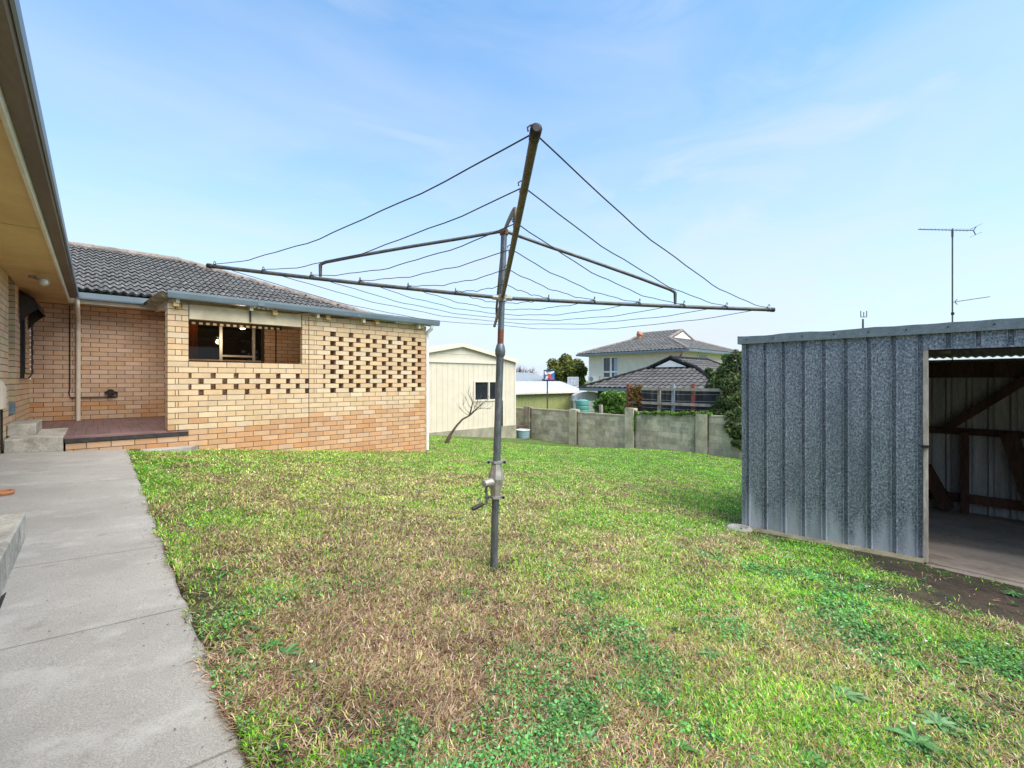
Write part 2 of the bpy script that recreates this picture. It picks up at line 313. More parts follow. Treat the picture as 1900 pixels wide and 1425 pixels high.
# control points: pixel -> spot on the ground, weights straw, green, clover, soil, yellow-olive
CP = [(620, 1130, .78, .05, .07, .10, .10), (760, 1210, .72, .05, .10, .20, .05), (480, 1040, .70, .10, .05, .15, .20), (900, 1150, .60, .12, .15, .12, .15),
      (560, 1300, .55, .10, .15, .30, .05), (850, 1350, .50, .08, .28, .30, .05), (1000, 1250, .50, .15, .28, .2, .10), (420, 1200, .25, .25, .25, .55, .1),
      (480, 1380, .25, .2, .30, .60, .05), (320, 960, .20, .55, .05, .35, .2), (370, 1080, .25, .35, .15, .50, .1), (290, 880, .15, .75, .05, .15, .2),
      (430, 900, .35, .30, 0, .05, .6), (600, 900, .35, .25, 0, .03, .7), (560, 960, .50, .2, 0, .08, .5), (700, 1000, .55, .15, .03, .1, .4),
      (780, 880, .25, .4, 0, .0, .6), (860, 850, .10, .7, 0, 0, .4), (700, 850, .15, .5, 0, 0, .5), (1000, 840, .02, .95, 0, 0, .25), (1150, 850, .02, 1, 0, 0, .1),
      (1300, 870, .02, 1, 0, 0, .1), (1200, 900, .15, .6, 0, 0, .5), (1050, 920, .35, .35, 0, .02, .6), (1200, 960, .25, .55, 0, .03, .5), (1320, 930, .08, .85, 0, .05, .25),
      (1350, 965, .2, .5, 0, .2, .3), (1100, 1010, .30, .35, .03, .03, .6), (1000, 1060, .42, .25, .1, .1, .45), (1250, 1050, .30, .35, .05, .03, .6),
      (1400, 1020, .30, .45, .1, .2, .3), (1500, 1020, .05, .95, .15, .1, .1), (1600, 1050, .05, .95, .2, .25, 0), (1450, 1070, .15, .5, .55, .08, .2), (1600, 1120, .12, .45, .8, .1, .1),
      (1750, 1200, .15, .4, .8, .12, .1), (1850, 1290, .2, .4, .7, .15, .1), (1400, 1140, .38, .3, .15, .05, .5), (1500, 1200, .32, .4, .2, .1, .4), (1300, 1180, .35, .35, .2, .1, .4),
      (1150, 1200, .38, .3, .4, .12, .3), (1100, 1330, .28, .35, .6, .2, .15), (1250, 1370, .22, .45, .55, .2, .15), (1450, 1350, .3, .4, .3, .18, .3), (1600, 1380, .25, .45, .55, .15, .2),
      (1780, 1380, .40, .35, .3, .2, .3), (1700, 1060, .05, .2, .1, 1.1, 0), (1780, 1100, .05, .15, .12, 1.1, 0), (1870, 1120, .05, .2, .1, 1.0, 0), (1650, 1060, .1, .3, .1, .8, 0),
      (1870, 1170, .15, .3, .3, .5, .1), (1500, 1290, .25, .5, .25, .1, .35), (700, 1400, .4, .12, .3, .4, 0), (950, 1420, .35, .15, .4, .35, 0)]
CPW = np.array([[*hit(a, b), w[0], w[1], w[2], w[3] * (2.6 if (a > 1600 and w[3] > .7) else .38), w[4]] for a, b, *w in CP])
base_xy = cw(-.124, 2.995)
def zones(u, v):
    u = np.asarray(u, float); v = np.asarray(v, float); num = np.zeros((5,) + u.shape); den = np.zeros(u.shape)
    for row in CPW:
        Zc = max(1.2, dep(row[0], row[1])); s2 = (.16 * Zc) ** 2
        w = 1 / (((u - row[0]) ** 2 + (v - row[1]) ** 2) / s2 + .15) ** 2
        for k in range(5): num[k] += w * row[2 + k]
        den += w
    z = num / den
    n1 = fbm(u, v, 1.7); n2 = fbm(u + 50, v, 2.3); n3 = fbm(u, v + 50, 3.1); n4 = fbm(u + 20, v + 20, 1.1)
    z[0] *= .35 + 1.5 * sst(n1, .36, .64); z[1] *= .35 + 1.4 * sst(n2, .36, .62); z[2] *= .12 + 1.5 * sst(n3, .46, .64); z[3] *= .5 + 1.1 * sst(n4, .4, .62); z[4] *= .7 + .6 * n1
    z[3] += 1.2 * np.exp(-((u - base_xy[0]) ** 2 + (v - base_xy[1]) ** 2) / .012)
    z = (z / np.maximum(z.sum(0), 1e-6)) ** 1.45
    return z / np.maximum(z.sum(0), 1e-6)
# ---------------------------------------------------------------- ground sheet
def ground():
    us = np.concatenate([[-900, -300, -80, -30, -12, -6, -3, -1.6], np.arange(-.9, 6.0, .05), np.arange(6.0, 13.6, .12), [14, 15, 16, 18, 20, 24, 30, 45, 90, 300, 1200]])
    vs = np.concatenate([[-900, -300, -80, -30, -12, -6, -3], np.arange(-2, 6.0, .05), np.arange(6, 14.5, .12), [15, 16, 18, 20, 24, 30, 45, 90, 300, 1200]])
    U, V = np.meshgrid(us, vs); Z = gz(U, V); near = (U > -1) & (U < 13.5) & (V > -2) & (V < 14)
    Z = Z + np.where(near, (fbm(U, V, 2.2) - .5) * .035 + (fbm(U, V, 9) - .5) * .016, 0)
    Z = np.where((U < .36) & (U > -1.7) & (V > -6) & (V < 8.6), Z - .05 * sst(U, .36, .30) - .0, Z)
    Z = np.where((U < .30) & (U > -1.7) & (V > -6) & (V < 8.7), np.minimum(Z, EZ - .969 + (.315 - U) * .055 + (V - 8.365) * .015 - .06), Z)
    Z = np.where((U < 2.1) & (U > -2) & (V > 8.0), np.minimum(Z, gz(U, V)), Z)
    nu, nv = len(us), len(vs)
    z = zones(U.ravel(), V.ravel())
    base = np.array([[.10, .06, .035], [.09, .16, .022], [.05, .08, .025], [.06, .04, .028], [.18, .175, .045]])
    C = (z[:, :, None] * base[:, None, :]).sum(0)
    me = bpy.data.meshes.new('ground')
    P = np.stack([U.ravel(), V.ravel(), Z.ravel()], 1)
    i, j = np.meshgrid(np.arange(nu - 1), np.arange(nv - 1)); a = (j * nu + i).ravel(); Fc = np.stack([a, a + 1, a + nu + 1, a + nu], 1)
    me.from_pydata(P.tolist(), [], Fc.tolist())
    ca = me.color_attributes.new('Col', 'FLOAT_COLOR', 'POINT'); ca.data.foreach_set('color', np.hstack([C, np.ones((len(C), 1))]).ravel())
    me.polygons.foreach_set('use_smooth', np.ones(len(Fc), dtype=bool))
    me.materials.append(mat('lawn_soil', (1.25, 1.25, 1.25), .95, .1, 5, col2=(.55, .55, .55), attr=True, fine=.45, bscale=55, bump=.8))
    o = bpy.data.objects.new('ground', me); put(o); tag(o, kind='structure')
ground()
# ---------------------------------------------------------------- path
def path_z(u, v): return EZ - .969 + (.315 - u) * .055 + (v - 8.365) * .015
def concrete_sheet(name, u0, u1, vs, wob=True):
    mb = MB(); gap = .0055
    for a, b in zip(vs[:-1], vs[1:]):
        n = max(2, int((b - a) / .04)); P = []
        V = np.linspace(a + gap, b - gap, n)
        for vv in V:
            e = u1 + (float(vnoise(vv, 3., 9)) - .5) * .030 + (float(vnoise(vv, 9., 30)) - .5) * .014 if wob else u1
            P += [(u0, vv, path_z(u0, vv)), (e - .012, vv, path_z(e, vv)), (e, vv, path_z(e, vv) - .012), (e, vv, path_z(e, vv) - .14)]
        mb.grid(P, 4, n)
        for q in (0, n - 1):
            k = q * 4; mb.add([P[k], P[k + 1], P[k + 2], P[k + 3], (P[k][0], P[k][1], P[k][2] - .14)], [(0, 1, 2, 3, 4)])
    return mb.build(name, M['conc'])
tag(concrete_sheet('path', -.866, .315, [-4, -1.6, -.5, .5, 1.52, 2.58, 3.59, 6.0, 8.10, 8.352]), kind='structure')
mb = MB(); mb.box(-.866, .30, -4, 8.35, EZ - 1.25, EZ - 1.115); tag(mb.build('path_bed', M['slab_edge']), kind='structure')
mb = MB(); zz = EZ - .985
mb.prism([(.322, 8.02), (1.02, 8.06), (1.13, 8.33), (.322, 8.345)], 2, zz - .1, zz); tag(mb.build('path_strip', M['conc']), kind='structure')
# ---------------------------------------------------------------- brickwork
Z0 = EZ + .195; CH = .086
CREAM = [(.69, .495, .30), (.71, .52, .325), (.67, .47, .28), (.72, .545, .36), (.68, .485, .31), (.69, .465, .27)]
ORNG = [(.60, .335, .175), (.63, .365, .195), (.59, .325, .17), (.63, .39, .23), (.58, .30, .14), (.63, .41, .26)]
BROWN = [(.61, .41, .28), (.63, .43, .30), (.59, .39, .26), (.65, .46, .33), (.60, .39, .245)]
def brickrow(mb, axis, plane, depth, segs, n, pal):
    """segs: (a,b) bricks already cut; face at plane, body runs to plane+depth"""
    z = Z0 + CH * n; lo, hi = sorted((plane, plane + depth)); s = 1 if depth > 0 else -1
    st_ = {round(a * 500) for a, b in segs}; en_ = {round(b * 500) for a, b in segs}
    near = lambda x, S_: any(round(x * 500) + q in S_ for q in (-1, 0, 1))
    for a, b in segs:
        if b - a < .012: continue
        ea = .005 if near(a, en_) else .0; eb = .005 if near(b, st_) else .0; ma = a if ea else a + .012; mb_ = b if eb else b - .012
        mb.col = pal(a, n); mb.mi = 0
        j = random.uniform(-.0012, .0012)
        fa, fb = (plane + j, plane + depth); l2, h2 = sorted((fa, fb))
        if axis == 'u': mb.box(a + ea, b - eb, l2, h2, z + .005, z + CH - .005)
        else: mb.box(l2, h2, a + ea, b - eb, z + .005, z + CH - .005)
        mb.mi = 1; p2 = plane + s * .005; l3, h3 = sorted((p2, plane + depth - s * .004))
        if axis == 'u': mb.box(ma, mb_, l3, h3, z, z + CH)
        else: mb.box(l3, h3, ma, mb_, z, z + CH)
def cut(segs, ex):
    out = []
    for a, b in segs:
        cur = [(a, b)]
        for x, y in ex:
            nx = []
            for p, q in cur:
                if y <= p or x >= q: nx.append((p, q)); continue
                if x > p: nx.append((p, x))
                if y < q: nx.append((y, q))
            cur = nx
        out += cur
    return out
def stretcher(s0, s1, n, ph=0., L_=.25):
    o = (n % 2) * L_ / 2 + ph; k = math.floor((s0 - o) / L_); r = []
    while True:
        a = o + k * L_; b = a + L_
        if a >= s1: break
        r.append((max(a, s0), min(b, s1))); k += 1
    return r
def pick(p): return lambda a, n: tuple(c * random.uniform(.93, 1.06) for c in random.choice(p))
SW = 8.365; U0 = .774; U8 = U0 + 2.0; U1 = U0 + 4.4
house = thing('brick_house', (0, 9.5, .45), "cream brick house with tiled roof, grey gutters and a latticed brick porch screen", 'house')
def pal_screen(a, n):
    th = -10.3 + 2.6 * max(0, (a - U0 - 1) / 3.4) + random.uniform(-.8, .8)
    if a > U1 - .35 and n < 6: th = 20 if random.random() < .75 else th
    if n < th:
        p = ORNG if (n < th - 1.5 or a > U1 - .3) else CREAM[-3:] + ORNG[:2]
        c = random.choice(p)
        if a > U1 - .35 and n > -8: c = (.60, .36, .19)
    else: c = random.choice(CREAM)
    k = random.uniform(.92, 1.07); return tuple(x * k for x in c)
def screen_wall():
    mb = MB(); D = .11
    for n in range(-21, 11):
        segs = []
        # left panel, from the pillar to the joint at U8
        if n >= 1:      # above the sill: pillar only
            if n % 2: segs += [(U0, U0 + .25)]
            else: segs += [(U0, U0 + .09), (U0 + .09, U0 + .17), (U0 + .17, U0 + .25)]
        elif n in (-2, -4):
            segs += [(U0, U0 + .25)]; a = U0 + .29
            while a < U8 - .05: segs.append((a, min(a + .243, U8))); a += .312
        elif n in (-3, -5):
            segs += [(U0, U0 + .09), (U0 + .09, U0 + .13), (U0 + .13, U0 + .375)]; a = U0 + .445
            while a < U8 - .1: segs.append((a, min(a + .243, U8 - .06))); a += .312
        elif n == 0: segs += stretcher(U0, U8, 0, U0)
        elif n > -12:
            r = stretcher(U0, U8, n, U0)
            if n % 2: r = [(U0, U0 + .09), (U0 + .09, U0 + .125)] + [(a, b) for a, b in r[1:]]
            segs += r
        # right panel
        if n >= -5 and n <= 7:
            if (7 - n) % 2 == 0:
                segs += [(U8, U8 + .09), (U8 + .09, U8 + .13), (U8 + .13, U8 + .375)]; a = U8 + .48; k = 0
                while a < U1 - .2: segs.append((a, min(a + .2425, U1))); a += .333
                segs = [x for x in segs if x[1] - x[0] > .01]
                if segs[-1][1] < U1 - .001: segs.append((segs[-1][1] + (.09 if U1 - segs[-1][1] > .12 else 0), U1))
            else:
                segs += [(U8, U8 + .25)]; a = U8 + .29
                while a < U1 - .08: segs.append((a, min(a + .2425, U1))); a += .332
                if segs[-1][1] < U1 - .001: segs.append((segs[-1][1], U1))
        elif n > -12:
            r = stretcher(U8, U1, n, U8)
            if n % 2: r = [(U8, U8 + .09), (U8 + .09, U8 + .125)] + r[1:]
            segs += r
        if n <= -13: segs += stretcher(-.30 if n >= -15 else U0, U1, n, U0)
        if n == -12: segs += stretcher(U0 + .25, U1, n, U0)
        brickrow(mb, 'u', SW, D, segs, n, pal_screen)
    # pillar return (left face), the jamb of the opening, the right hand return
    for n in range(-11, 11): brickrow(mb, 'v', U0 + .0, .24, [(SW + .113, SW + .35)] if n % 2 else [(SW + .113, SW + .23), (SW + .23, SW + .35)], n, pick(CREAM))
    for n in range(1, 11): brickrow(mb, 'v', U8, .24, [(SW + .113, SW + .25)], n, pick(CREAM))
    for n in range(1, 11): brickrow(mb, 'u', SW + .002, .108, [(U8 - .11, U8 - .06), (U8 - .06, U8)] if n % 2 else [(U8 - .11, U8)], n, pick(CREAM))
    for n in range(-21, 11): brickrow(mb, 'v', U1, -.11, stretcher(SW + .113, 11.69, n, SW), n, pick(CREAM if n > -8 else ORNG))
    w = mb.build('screen_wall', [M['brick'], M['mortar']], house); w['label'] = "cream brick porch screen with rows of open brick holes"
    j = MB(); j.box(U8 - .004, U8 + .005, SW - .0035, SW + .02, Z0 - 12 * CH, Z0 + 10.6 * CH); j.build('expansion_joint', M['black'], house)
screen_wall()
def wall(name, axis, plane, depth, s0, s1, n0, n1, pal, holes=(), ph=0.):
    mb = MB()
    for n in range(n0, n1):
        zc = Z0 + CH * (n + .5); ex = [(a, b) for a, b, c, d in holes if c <= zc <= d]
        brickrow(mb, axis, plane, depth, cut(stretcher(s0, s1, n, ph), ex), n, pal)
    return mb.build(name, [M['brick'], M['mortar']], house)
BW = 11.8; LW = -.876
def pal_back(a, n):
    if n < -7 and random.random() < .65: return random.choice(ORNG)
    k = random.uniform(.92, 1.08); return tuple(c * k for c in random.choice(BROWN))
WIN = (1.15, 2.90, EZ + .42, EZ + 1.36)
wall('porch_back_wall', 'u', BW, .11, LW, 5.06, -12, 16, pal_back, [WIN], ph=.04)
DOOR = (9.10, 9.79, EZ - .52, EZ + 1.45)
wall('side_wall', 'v', LW, -.11, -5, BW, -13, 16, pick(CREAM), [DOOR, (10.35, 11.2, EZ + .02, EZ + 1.15)], ph=.07)
wall('end_wall', 'v', 5.06, -.11, BW + .11, 18.4, -24, 16, pick(CREAM))
# recessed door, side window
mb = MB()
for n in range(-9, 16): brickrow(mb, 'u', DOOR[1], .1, [(LW - .36, LW - .112)], n, pick([(.60, .34, .13), (.64, .38, .16), (.56, .31, .12)]))
mb.build('door_reveal', [M['brick'], M['mortar']], house)
mb = MB(); mb.box(LW - .40, LW - .362, DOOR[0], DOOR[1], DOOR[2], DOOR[3]); d = mb.build('door', M['room'], house)
mb = MB(); mb.box(LW - .361, LW - .33, DOOR[1] - .14, DOOR[1] - .10, EZ + .45, EZ + .58); mb.build('handle', M['alu'], d)
mb = MB(); mb.box(LW - .08, LW - .06, 10.35, 11.2, EZ + .02, EZ + 1.15); gl = mb.build('window', M['glass'], house)
mb = MB()
for a, b in ((10.35, 10.40), (10.75, 10.79), (11.15, 11.2)): mb.box(LW - .06, LW - .02, a, b, EZ + .03, EZ + 1.14)
mb.box(LW - .055, LW - .022, 10.4, 11.15, EZ + .02, EZ + .07); mb.box(LW - .055, LW - .022, 10.4, 11.15, EZ + 1.1, EZ + 1.15)
mb.build('frame', M['dark'], gl)
# brown hood and frame over the side window
mb = MB(); a, b = 10.15, 11.35
mb.prism([(LW + .01, EZ + 1.38), (LW + .17, EZ + 1.26), (LW + .22, EZ + 1.12), (LW + .205, EZ + 1.11), (LW + .155, EZ + 1.235), (LW + .01, EZ + 1.33)], 1, a, b)
for q in (a, b - .02): mb.prism([(LW + .01, EZ + 1.36), (LW + .16, EZ + 1.24), (LW + .21, EZ + 1.11), (LW + .10, EZ + 1.0), (LW + .01, EZ + .86)], 1, q, q + .02)
hd = mb.build('window_hood', M['dark'], house); hd['label'] = "dark brown canvas hood over the side window"
mb = MB()
for q in (a + .03, b - .05): mb.tube([(LW + .01, q, EZ + 1.05), (LW + .06, q, EZ + .92), (LW + .06, q, EZ + .10), (LW + .02, q, EZ + .03)], .010)
mb.tube([(LW + .06, a + .03, EZ + .10), (LW + .06, b - .05, EZ + .10)], .012); mb.tube([(LW + .215, a, EZ + 1.11), (LW + .215, b, EZ + 1.11)], .010)
mb.build('hood_frame', M['black'], hd)
# porch window
u0, u1, z0, z1 = WIN; wv = BW + .03
mb = MB(); mb.box(u0, u1, wv + .02, wv + .03, z0, z1); pn = mb.build('porch_window', M['glass_see'], house)
mb = MB()
for a in (u0, on_v(410, BW) - .03, u1 - .24): mb.box(a, a + .055, wv - .035, wv + .012, z0, z1)
uA = on_v(410, BW)
mb.box(uA + .025, u1 - .24, wv - .03, wv + .01, zat(660, uA, BW) - .02, zat(660, uA, BW) + .02)
mb.box(u0 + .055, uA - .03, wv - .03, wv + .01, z0, z0 + .03); mb.box(u0 + .055, u1, wv - .03, wv + .01, z1 - .035, z1)
mb.build('frame', M['alu'], pn)
mb = MB(); mb.box(u1 - .06, u1, wv - .045, wv - .0, z0, z1 - .036); mb.box(u0, u1, wv - .05, wv + .008, z0 - .06, z0 - .002); mb.build('sill', M['dark'], pn)
mb = MB()   # the room behind the glass
mb.box(u0 - .5, u1 + .5, BW + 2.2, BW + 2.24, z0 - .9, z1 + .3); mb.box(u0 - .5, u0 - .46, BW + .12, BW + 2.2, z0 - .9, z1 + .3); mb.box(u1 + .5, u1 + .54, BW + .12, BW + 2.2, z0 - .9, z1 + .3)
mb.box(u0 - .5, u1 + .54, BW + .12, BW + 2.24, z1 + .3, z1 + .34); mb.box(u0 - .5, u1 + .54, BW + .12, BW + 2.24, z0 - .94, z0 - .9)
mb.build('room', M['room'], house)
mb = MB(); P = []  # added sheet, its orange stands in for the lit glow inside
for zq in (z0 - .3, z1 + .1):
    for k in range(25): P.append((1.30 + .014 * k, BW + .16 + .025 * math.sin(k * 1.7), zq))
mb.grid(P, 25, 2); cu = mb.build('curtain', M['orange'], pn); cu['label'] = "orange cloth added for the warm glow behind the porch window"
ld = bpy.data.lights.new('room_lamp', 'POINT'); ld.energy = 9; ld.color = (1, .62, .3); ld.shadow_soft_size = .08
translucent(M['orange'], .5)
lo = bpy.data.objects.new('room_lamp', ld); put(lo, house); lo.location = Vector((1.6, BW + .45, z1 + .24)) - house.location
em = bpy.data.materials.new('lamp_glow'); em.use_nodes = True; eb = em.node_tree.nodes['Principled BSDF']; eb.inputs['Emission Color'].default_value = (1, .75, .4, 1); eb.inputs['Emission Strength'].default_value = 1.6
mb = MB(); ul = on_v(450, 10.6); zl = zat(611, ul, 10.6)
mb.lathe((ul, 10.6, zl), [(.025, .045), (.05, .035), (.055, .022)], 20); pl = mb.build('porch_lamp', M['white'], house, True)
ld = bpy.data.lights.new('porch_lamp_light', 'POINT'); ld.energy = 11; ld.color = (1, .74, .45); ld.shadow_soft_size = .06
lo = bpy.data.objects.new('porch_lamp_light', ld); put(lo, house); lo.location = Vector((ul, 10.6, zl - .10)) - house.location
mb = MB(); mb.lathe((ul, 10.6, zl), [(.052, .0215), (.042, .004), (.02, -.004)], 20); mb.build('lamp_glass', em, pl, True)
# awning valance over the porch window with pale squares
mb = MB(); vz = BW - .30; ztop = zat(604.5, on_v(430, vz), vz) + .17
mb.prism([(BW - .005, ztop + .16), (vz, ztop - .02), (vz, ztop - .20), (vz + .012, ztop - .20), (vz + .012, ztop - .03), (BW - .005, ztop + .12)], 0, u0 - .1, u1 + .30)
aw = mb.build('window_awning', M['dark'], house); mb = MB()
k = u0 - .06
while k < u1 + .22: mb = MB(); mb.box(k, k + .065, vz - .006, vz - .001, ztop - .19, ztop - .145); mb.build('valance_square', M['cream'], aw); k += .125
# drain hose down the porch wall, thin line right of the window
mb = MB(); uu = on_v(511, BW); mb.tube([(uu, BW - .015, EZ + 1.2), (uu, BW - .015, EZ - .5)], .012, 6); mb.build('drain_hose', M['black'], house)
# rolled blind box in the opening
mb = MB(); a, b = U0 + .262, U8 - .118
mb.box(a, b, SW + .02, SW + .12, zat(600, 1.9, SW) - .0, zat(600, 1.9, SW) + .215)
bb = mb.build('blind_box', M['fiber'], house); mb = MB()
mb.box(a - .012, a, SW + .012, SW + .125, zat(600, 1.9, SW) - .02, zat(600, 1.9, SW) + .22); mb.build('end_bracket', M['black'], bb); mb = MB(); mb.box(b, b + .012, SW + .012, SW + .125, zat(600, 1.9, SW) - .02, zat(600, 1.9, SW) + .22)
mb.build('end_bracket', M['black'], bb); mb = MB(); mb.box((a + b) / 2 - .0, (a + b) / 2 + .02, SW - .012, SW + .019, zat(600, 1.9, SW) + .02, zat(600, 1.9, SW) + .26); mb.build('bracket', M['black'], bb)
# porch floor
FZ = EZ - .757
mb = MB(); mb.prism([(-.318, SW - .012), (U0 + .248, SW - .025), (U0 + .248, SW + .36), (5.05, SW + .36), (5.05, BW - .002), (LW + .002, BW - .002), (LW + .002, 9.872), (-.318, 9.872)][::1], 2, FZ - .02, FZ)
pf = mb.build('porch_floor', M['porchfloor'], house); mb = MB()
mb.box(-.31, U0 + .25, SW - .018, SW + .3, FZ - .075, FZ - .021); mb.build('floor_edge', M['slab_edge'], pf)
mb = MB()
for i in range(26):     # joints pressed into the floor
    k = SW + .25 + .125 * i
    a = -.3 if k < 9.87 else LW + .02
    mb.box(a, 5.0, k, k + .007, FZ, FZ + .0015); q_ = a + .06 + (.125 if i % 2 else 0)
    while q_ < 4.9: mb.box(q_, q_ + .008, k + .0075, k + .1245, FZ, FZ + .0015); q_ += .25
mb.build('floor_joints', M['slab_edge'], pf)
mb = MB(); mb.box(U0 + .25, 5.05, SW + .113, BW - .01, FZ - .9, FZ - .021); mb.build('floor_fill', M['step_dark'], house)
# ---------------------------------------------------------------- roofs
def tile_slope(mb, e0, e1, up, width_fn, run, pitch, roll=.125, row=.33, amp=.020, colr=(1, 1, 1), step=None):
    """e0->e1 along the eave; up = horizontal unit vector up the slope; width_fn(d)->(s0,s1) allowed at plan distance d."""
    e0 = Vector(e0); e1 = Vector(e1); Ln = (e1 - e0).length; t = (e1 - e0).normalized(); up = Vector(up); ct, st = math.cos(pitch), math.sin(pitch)
    nrm = Vector((-up.x * st, -up.y * st, ct)); nr = int(run / ct / row) + 1; step = step or roll / 6
    for r in range(nr):
        d0 = r * row * ct; d1 = min((r + 1) * row * ct + .03, run)
        a, b = width_fn(min(d0 + .5 * row * ct, run)); a0, b0 = a, b
        if b0 - a0 < .05 or d0 >= run: continue
        n = max(2, int((b0 - a0) / step) + 1); P = []; cuts = np.linspace(a0, b0, n); off = 0
        for (d, lift) in ((d0 + .05, -.03), (d0, .030), (d1, .0)):
            for s in cuts:
                h = amp * (1 + math.cos(2 * math.pi * s / roll)) + lift
                P.append(e0 + t * s + up * d + Vector((0, 0, d * math.tan(pitch))) + nrm * h)
        k = random.uniform(.85, 1.12); mb.col = tuple(c * k for c in colr); mb.grid(P, n, 3)
def caps(mb, a, b, r=.085, L_=.4):
    a = Vector(a); b = Vector(b); n = max(1, int((b - a).length / L_))
    for i in range(n):
        p = a.lerp(b, i / n); q = a.lerp(b, (i + 1.12) / n); mb.tube([p + Vector((0, 0, .0)), q + Vector((0, 0, .012))], [r * 1.12, r * .92], 10)
P22 = math.radians(22); EZV = 11.2; EU = -.25; EZH = EZ + 1.60; HR = 4.0; EE = 5.63
mb = MB()
tile_slope(mb, (EU, EZV, EZH), (EE, EZV, EZH), (0, 1, 0), lambda d: (-d, EE - EU - d), HR, P22)
tile_slope(mb, (EE, EZV, EZH), (EE, EZV + 2 * HR, EZH), (-1, 0, 0), lambda d: (d, 2 * HR - d), HR, P22, step=.05)
mb.build('roof', M['tile'], house)
mb = MB(); tile_slope(mb, (EU - .10, -6, EZH - .02), (EU - .10, EZV, EZH - .02), (-1, 0, 0), lambda d: (0, 17.2 + d), HR, P22, step=.05)
RZ = EZH + HR * math.tan(P22)
mb.add([(EU - HR, -6, RZ), (EU - HR, EZV + HR, RZ), (EU - 2 * HR, EZV + HR * 2, EZH), (EU - 2 * HR, -6, EZH)], [(0, 1, 2, 3)])
mb.add([(EU - HR, EZV + HR, RZ), (EE - HR, EZV + HR, RZ), (EE, EZV + 2 * HR, EZH), (EU - 2 * HR, EZV + 2 * HR, EZH)], [(0, 1, 2, 3)])
mb.build('roof_far_side', M['tile'], house)
mb = MB(); caps(mb, (EE - HR, EZV + HR, RZ + .02), (EU - HR, EZV + HR, RZ + .02)); caps(mb, (EE, EZV, EZH + .02), (EE - HR, EZV + HR, RZ + .02)); caps(mb, (EE, EZV + 2 * HR, EZH), (EE - HR, EZV + HR, RZ + .02))
mb.build('ridge_capping', M['ridge'], house)
# soffit, fascia, gutter
mb = MB(); sz = EZ + 1.41
mb.box(LW - .0, -.375, -6, BW, sz, sz + .012); mb.box(-.373, 5.45, EZV + .10, BW, sz - .0, sz + .012)
for k in (-3.5, -1.1, 1.3, 3.7, 6.1, 8.5): mb.box(LW, -.38, k, k + .012, sz - .004, sz - .0005)
mb.build('soffit', M['soffit'], house)
mb = MB(); mb.box(-.373, -.352, -6, EZV + .10, sz - .03, sz + .13); mb.box(-.351, 5.5, EZV + .082, EZV + .098, sz - .03, sz + .13); mb.build('fascia', M['cream'], house)
mb = MB()   # grey gutter: quad profile
pr = [(-.35, sz + .045), (-.265, sz + .045), (-.25, sz + .07), (-.25, sz + .17), (-.262, sz + .17), (-.262, sz + .15), (-.338, sz + .15), (-.35, sz + .19)]
mb.prism(pr, 1, -6, EZV + .0); gt = mb.build('gutter', M['gutter_brown'], house)
mb = MB(); mb.prism([(-.249, sz + .06), (-.236, sz + .07), (-.236, sz + .16), (-.249, sz + .175)], 1, -6, EZV - .01); mb.build('gutter_lip', M['gutter'], gt)
mb = MB(); mb.prism([(EZV - .022, sz + .035), (EZV + .08, sz + .035), (EZV + .08, sz + .15), (EZV - .012, sz + .15), (EZV - .03, sz + .155), (EZV - .03, sz + .06)], 0, -.248, 5.6)
mb.build('gutter', M['gutter'], house)
# porch roof: corrugated sheets, rafters, beams, gutter
GV = 8.19
def pz(u, v):  # underside of the porch roof
    t = (v - GV) / (11.25 - GV); f = EZ + 1.232 - .018 * (u - .75) ; return f * (1 - t) + (EZ + 1.45) * t
mb = MB(); n = 480; P = []
for v in (GV + .02, 11.25):
    for k in range(n): u = .66 + (5.36 - .66) * k / (n - 1); P.append((u, v, pz(u, v) + .035 + .009 * math.sin(u * 2 * math.pi / .076)))
mb.grid(P, n, 2); P = [(a, b, c + .004) for a, b, c in P]; mb.grid(P, n, 2); mb.build('porch_roof', M['corr'], house, True)
mb = MB()
for v in (GV + .12, 9.4, 10.4, 11.1): mb.beam((.70, v, pz(.7, v) + .0), (5.3, v, pz(5.3, v) + .0), .045, .045)
mb.build('batten', M['corr'], house)
mb = MB()
for u in (U0 + .11, 1.55 + .3, 2.6 + .3, 3.75, 4.95):
    mb.beam((u, GV + .06, pz(u, GV) - .045), (u, 11.5, pz(u, 11.5) - .06), .045, .09)
mb.build('rafter', M['cream'], house)
def pg(u): return EZ + 1.298 - .008 * (u - .756)
mb = MB(); prof = [(-.0, -.105), (.10, -.105), (.10, .0), (.012, -.002), (-.012, .004), (-.014, -.03), (-.006, -.085)]
mb2 = MB(); vs = []
for u in (.756, 3.0, 5.40): vs += [(u, GV + a, pg(u) + b) for a, b in prof]
m_ = len(prof); mb.add(vs, [(i * m_ + k, i * m_ + (k + 1) % m_, (i + 1) * m_ + (k + 1) % m_, (i + 1) * m_ + k) for i in range(2) for k in range(m_)] + [tuple(range(m_)), tuple(range(2 * m_, 3 * m_))[::-1]])
mb.box(1.92, 2.02, GV - .018, GV - .0145, pg(2) - .09, pg(2) + .004)
g2 = mb.build('gutter', M['gutter'], house); g2['label'] = "long blue-grey gutter along the front of the porch roof"
mb = MB(); mb.box(4.42, 4.80, SW - .11, SW - .02, EZ + 1.145, EZ + 1.165); mb.build('porch_batten_light', M['white'], house)
mb = MB()
for k in (U0 + .06, U8 - .6, U8 + .28, 4.0, 5.0): mb = MB(); mb.box(k, k + .07, GV + .09, SW + .0, EZ + 1.09, EZ + 1.17); mb.build('beam_end', M['soffit'], house)
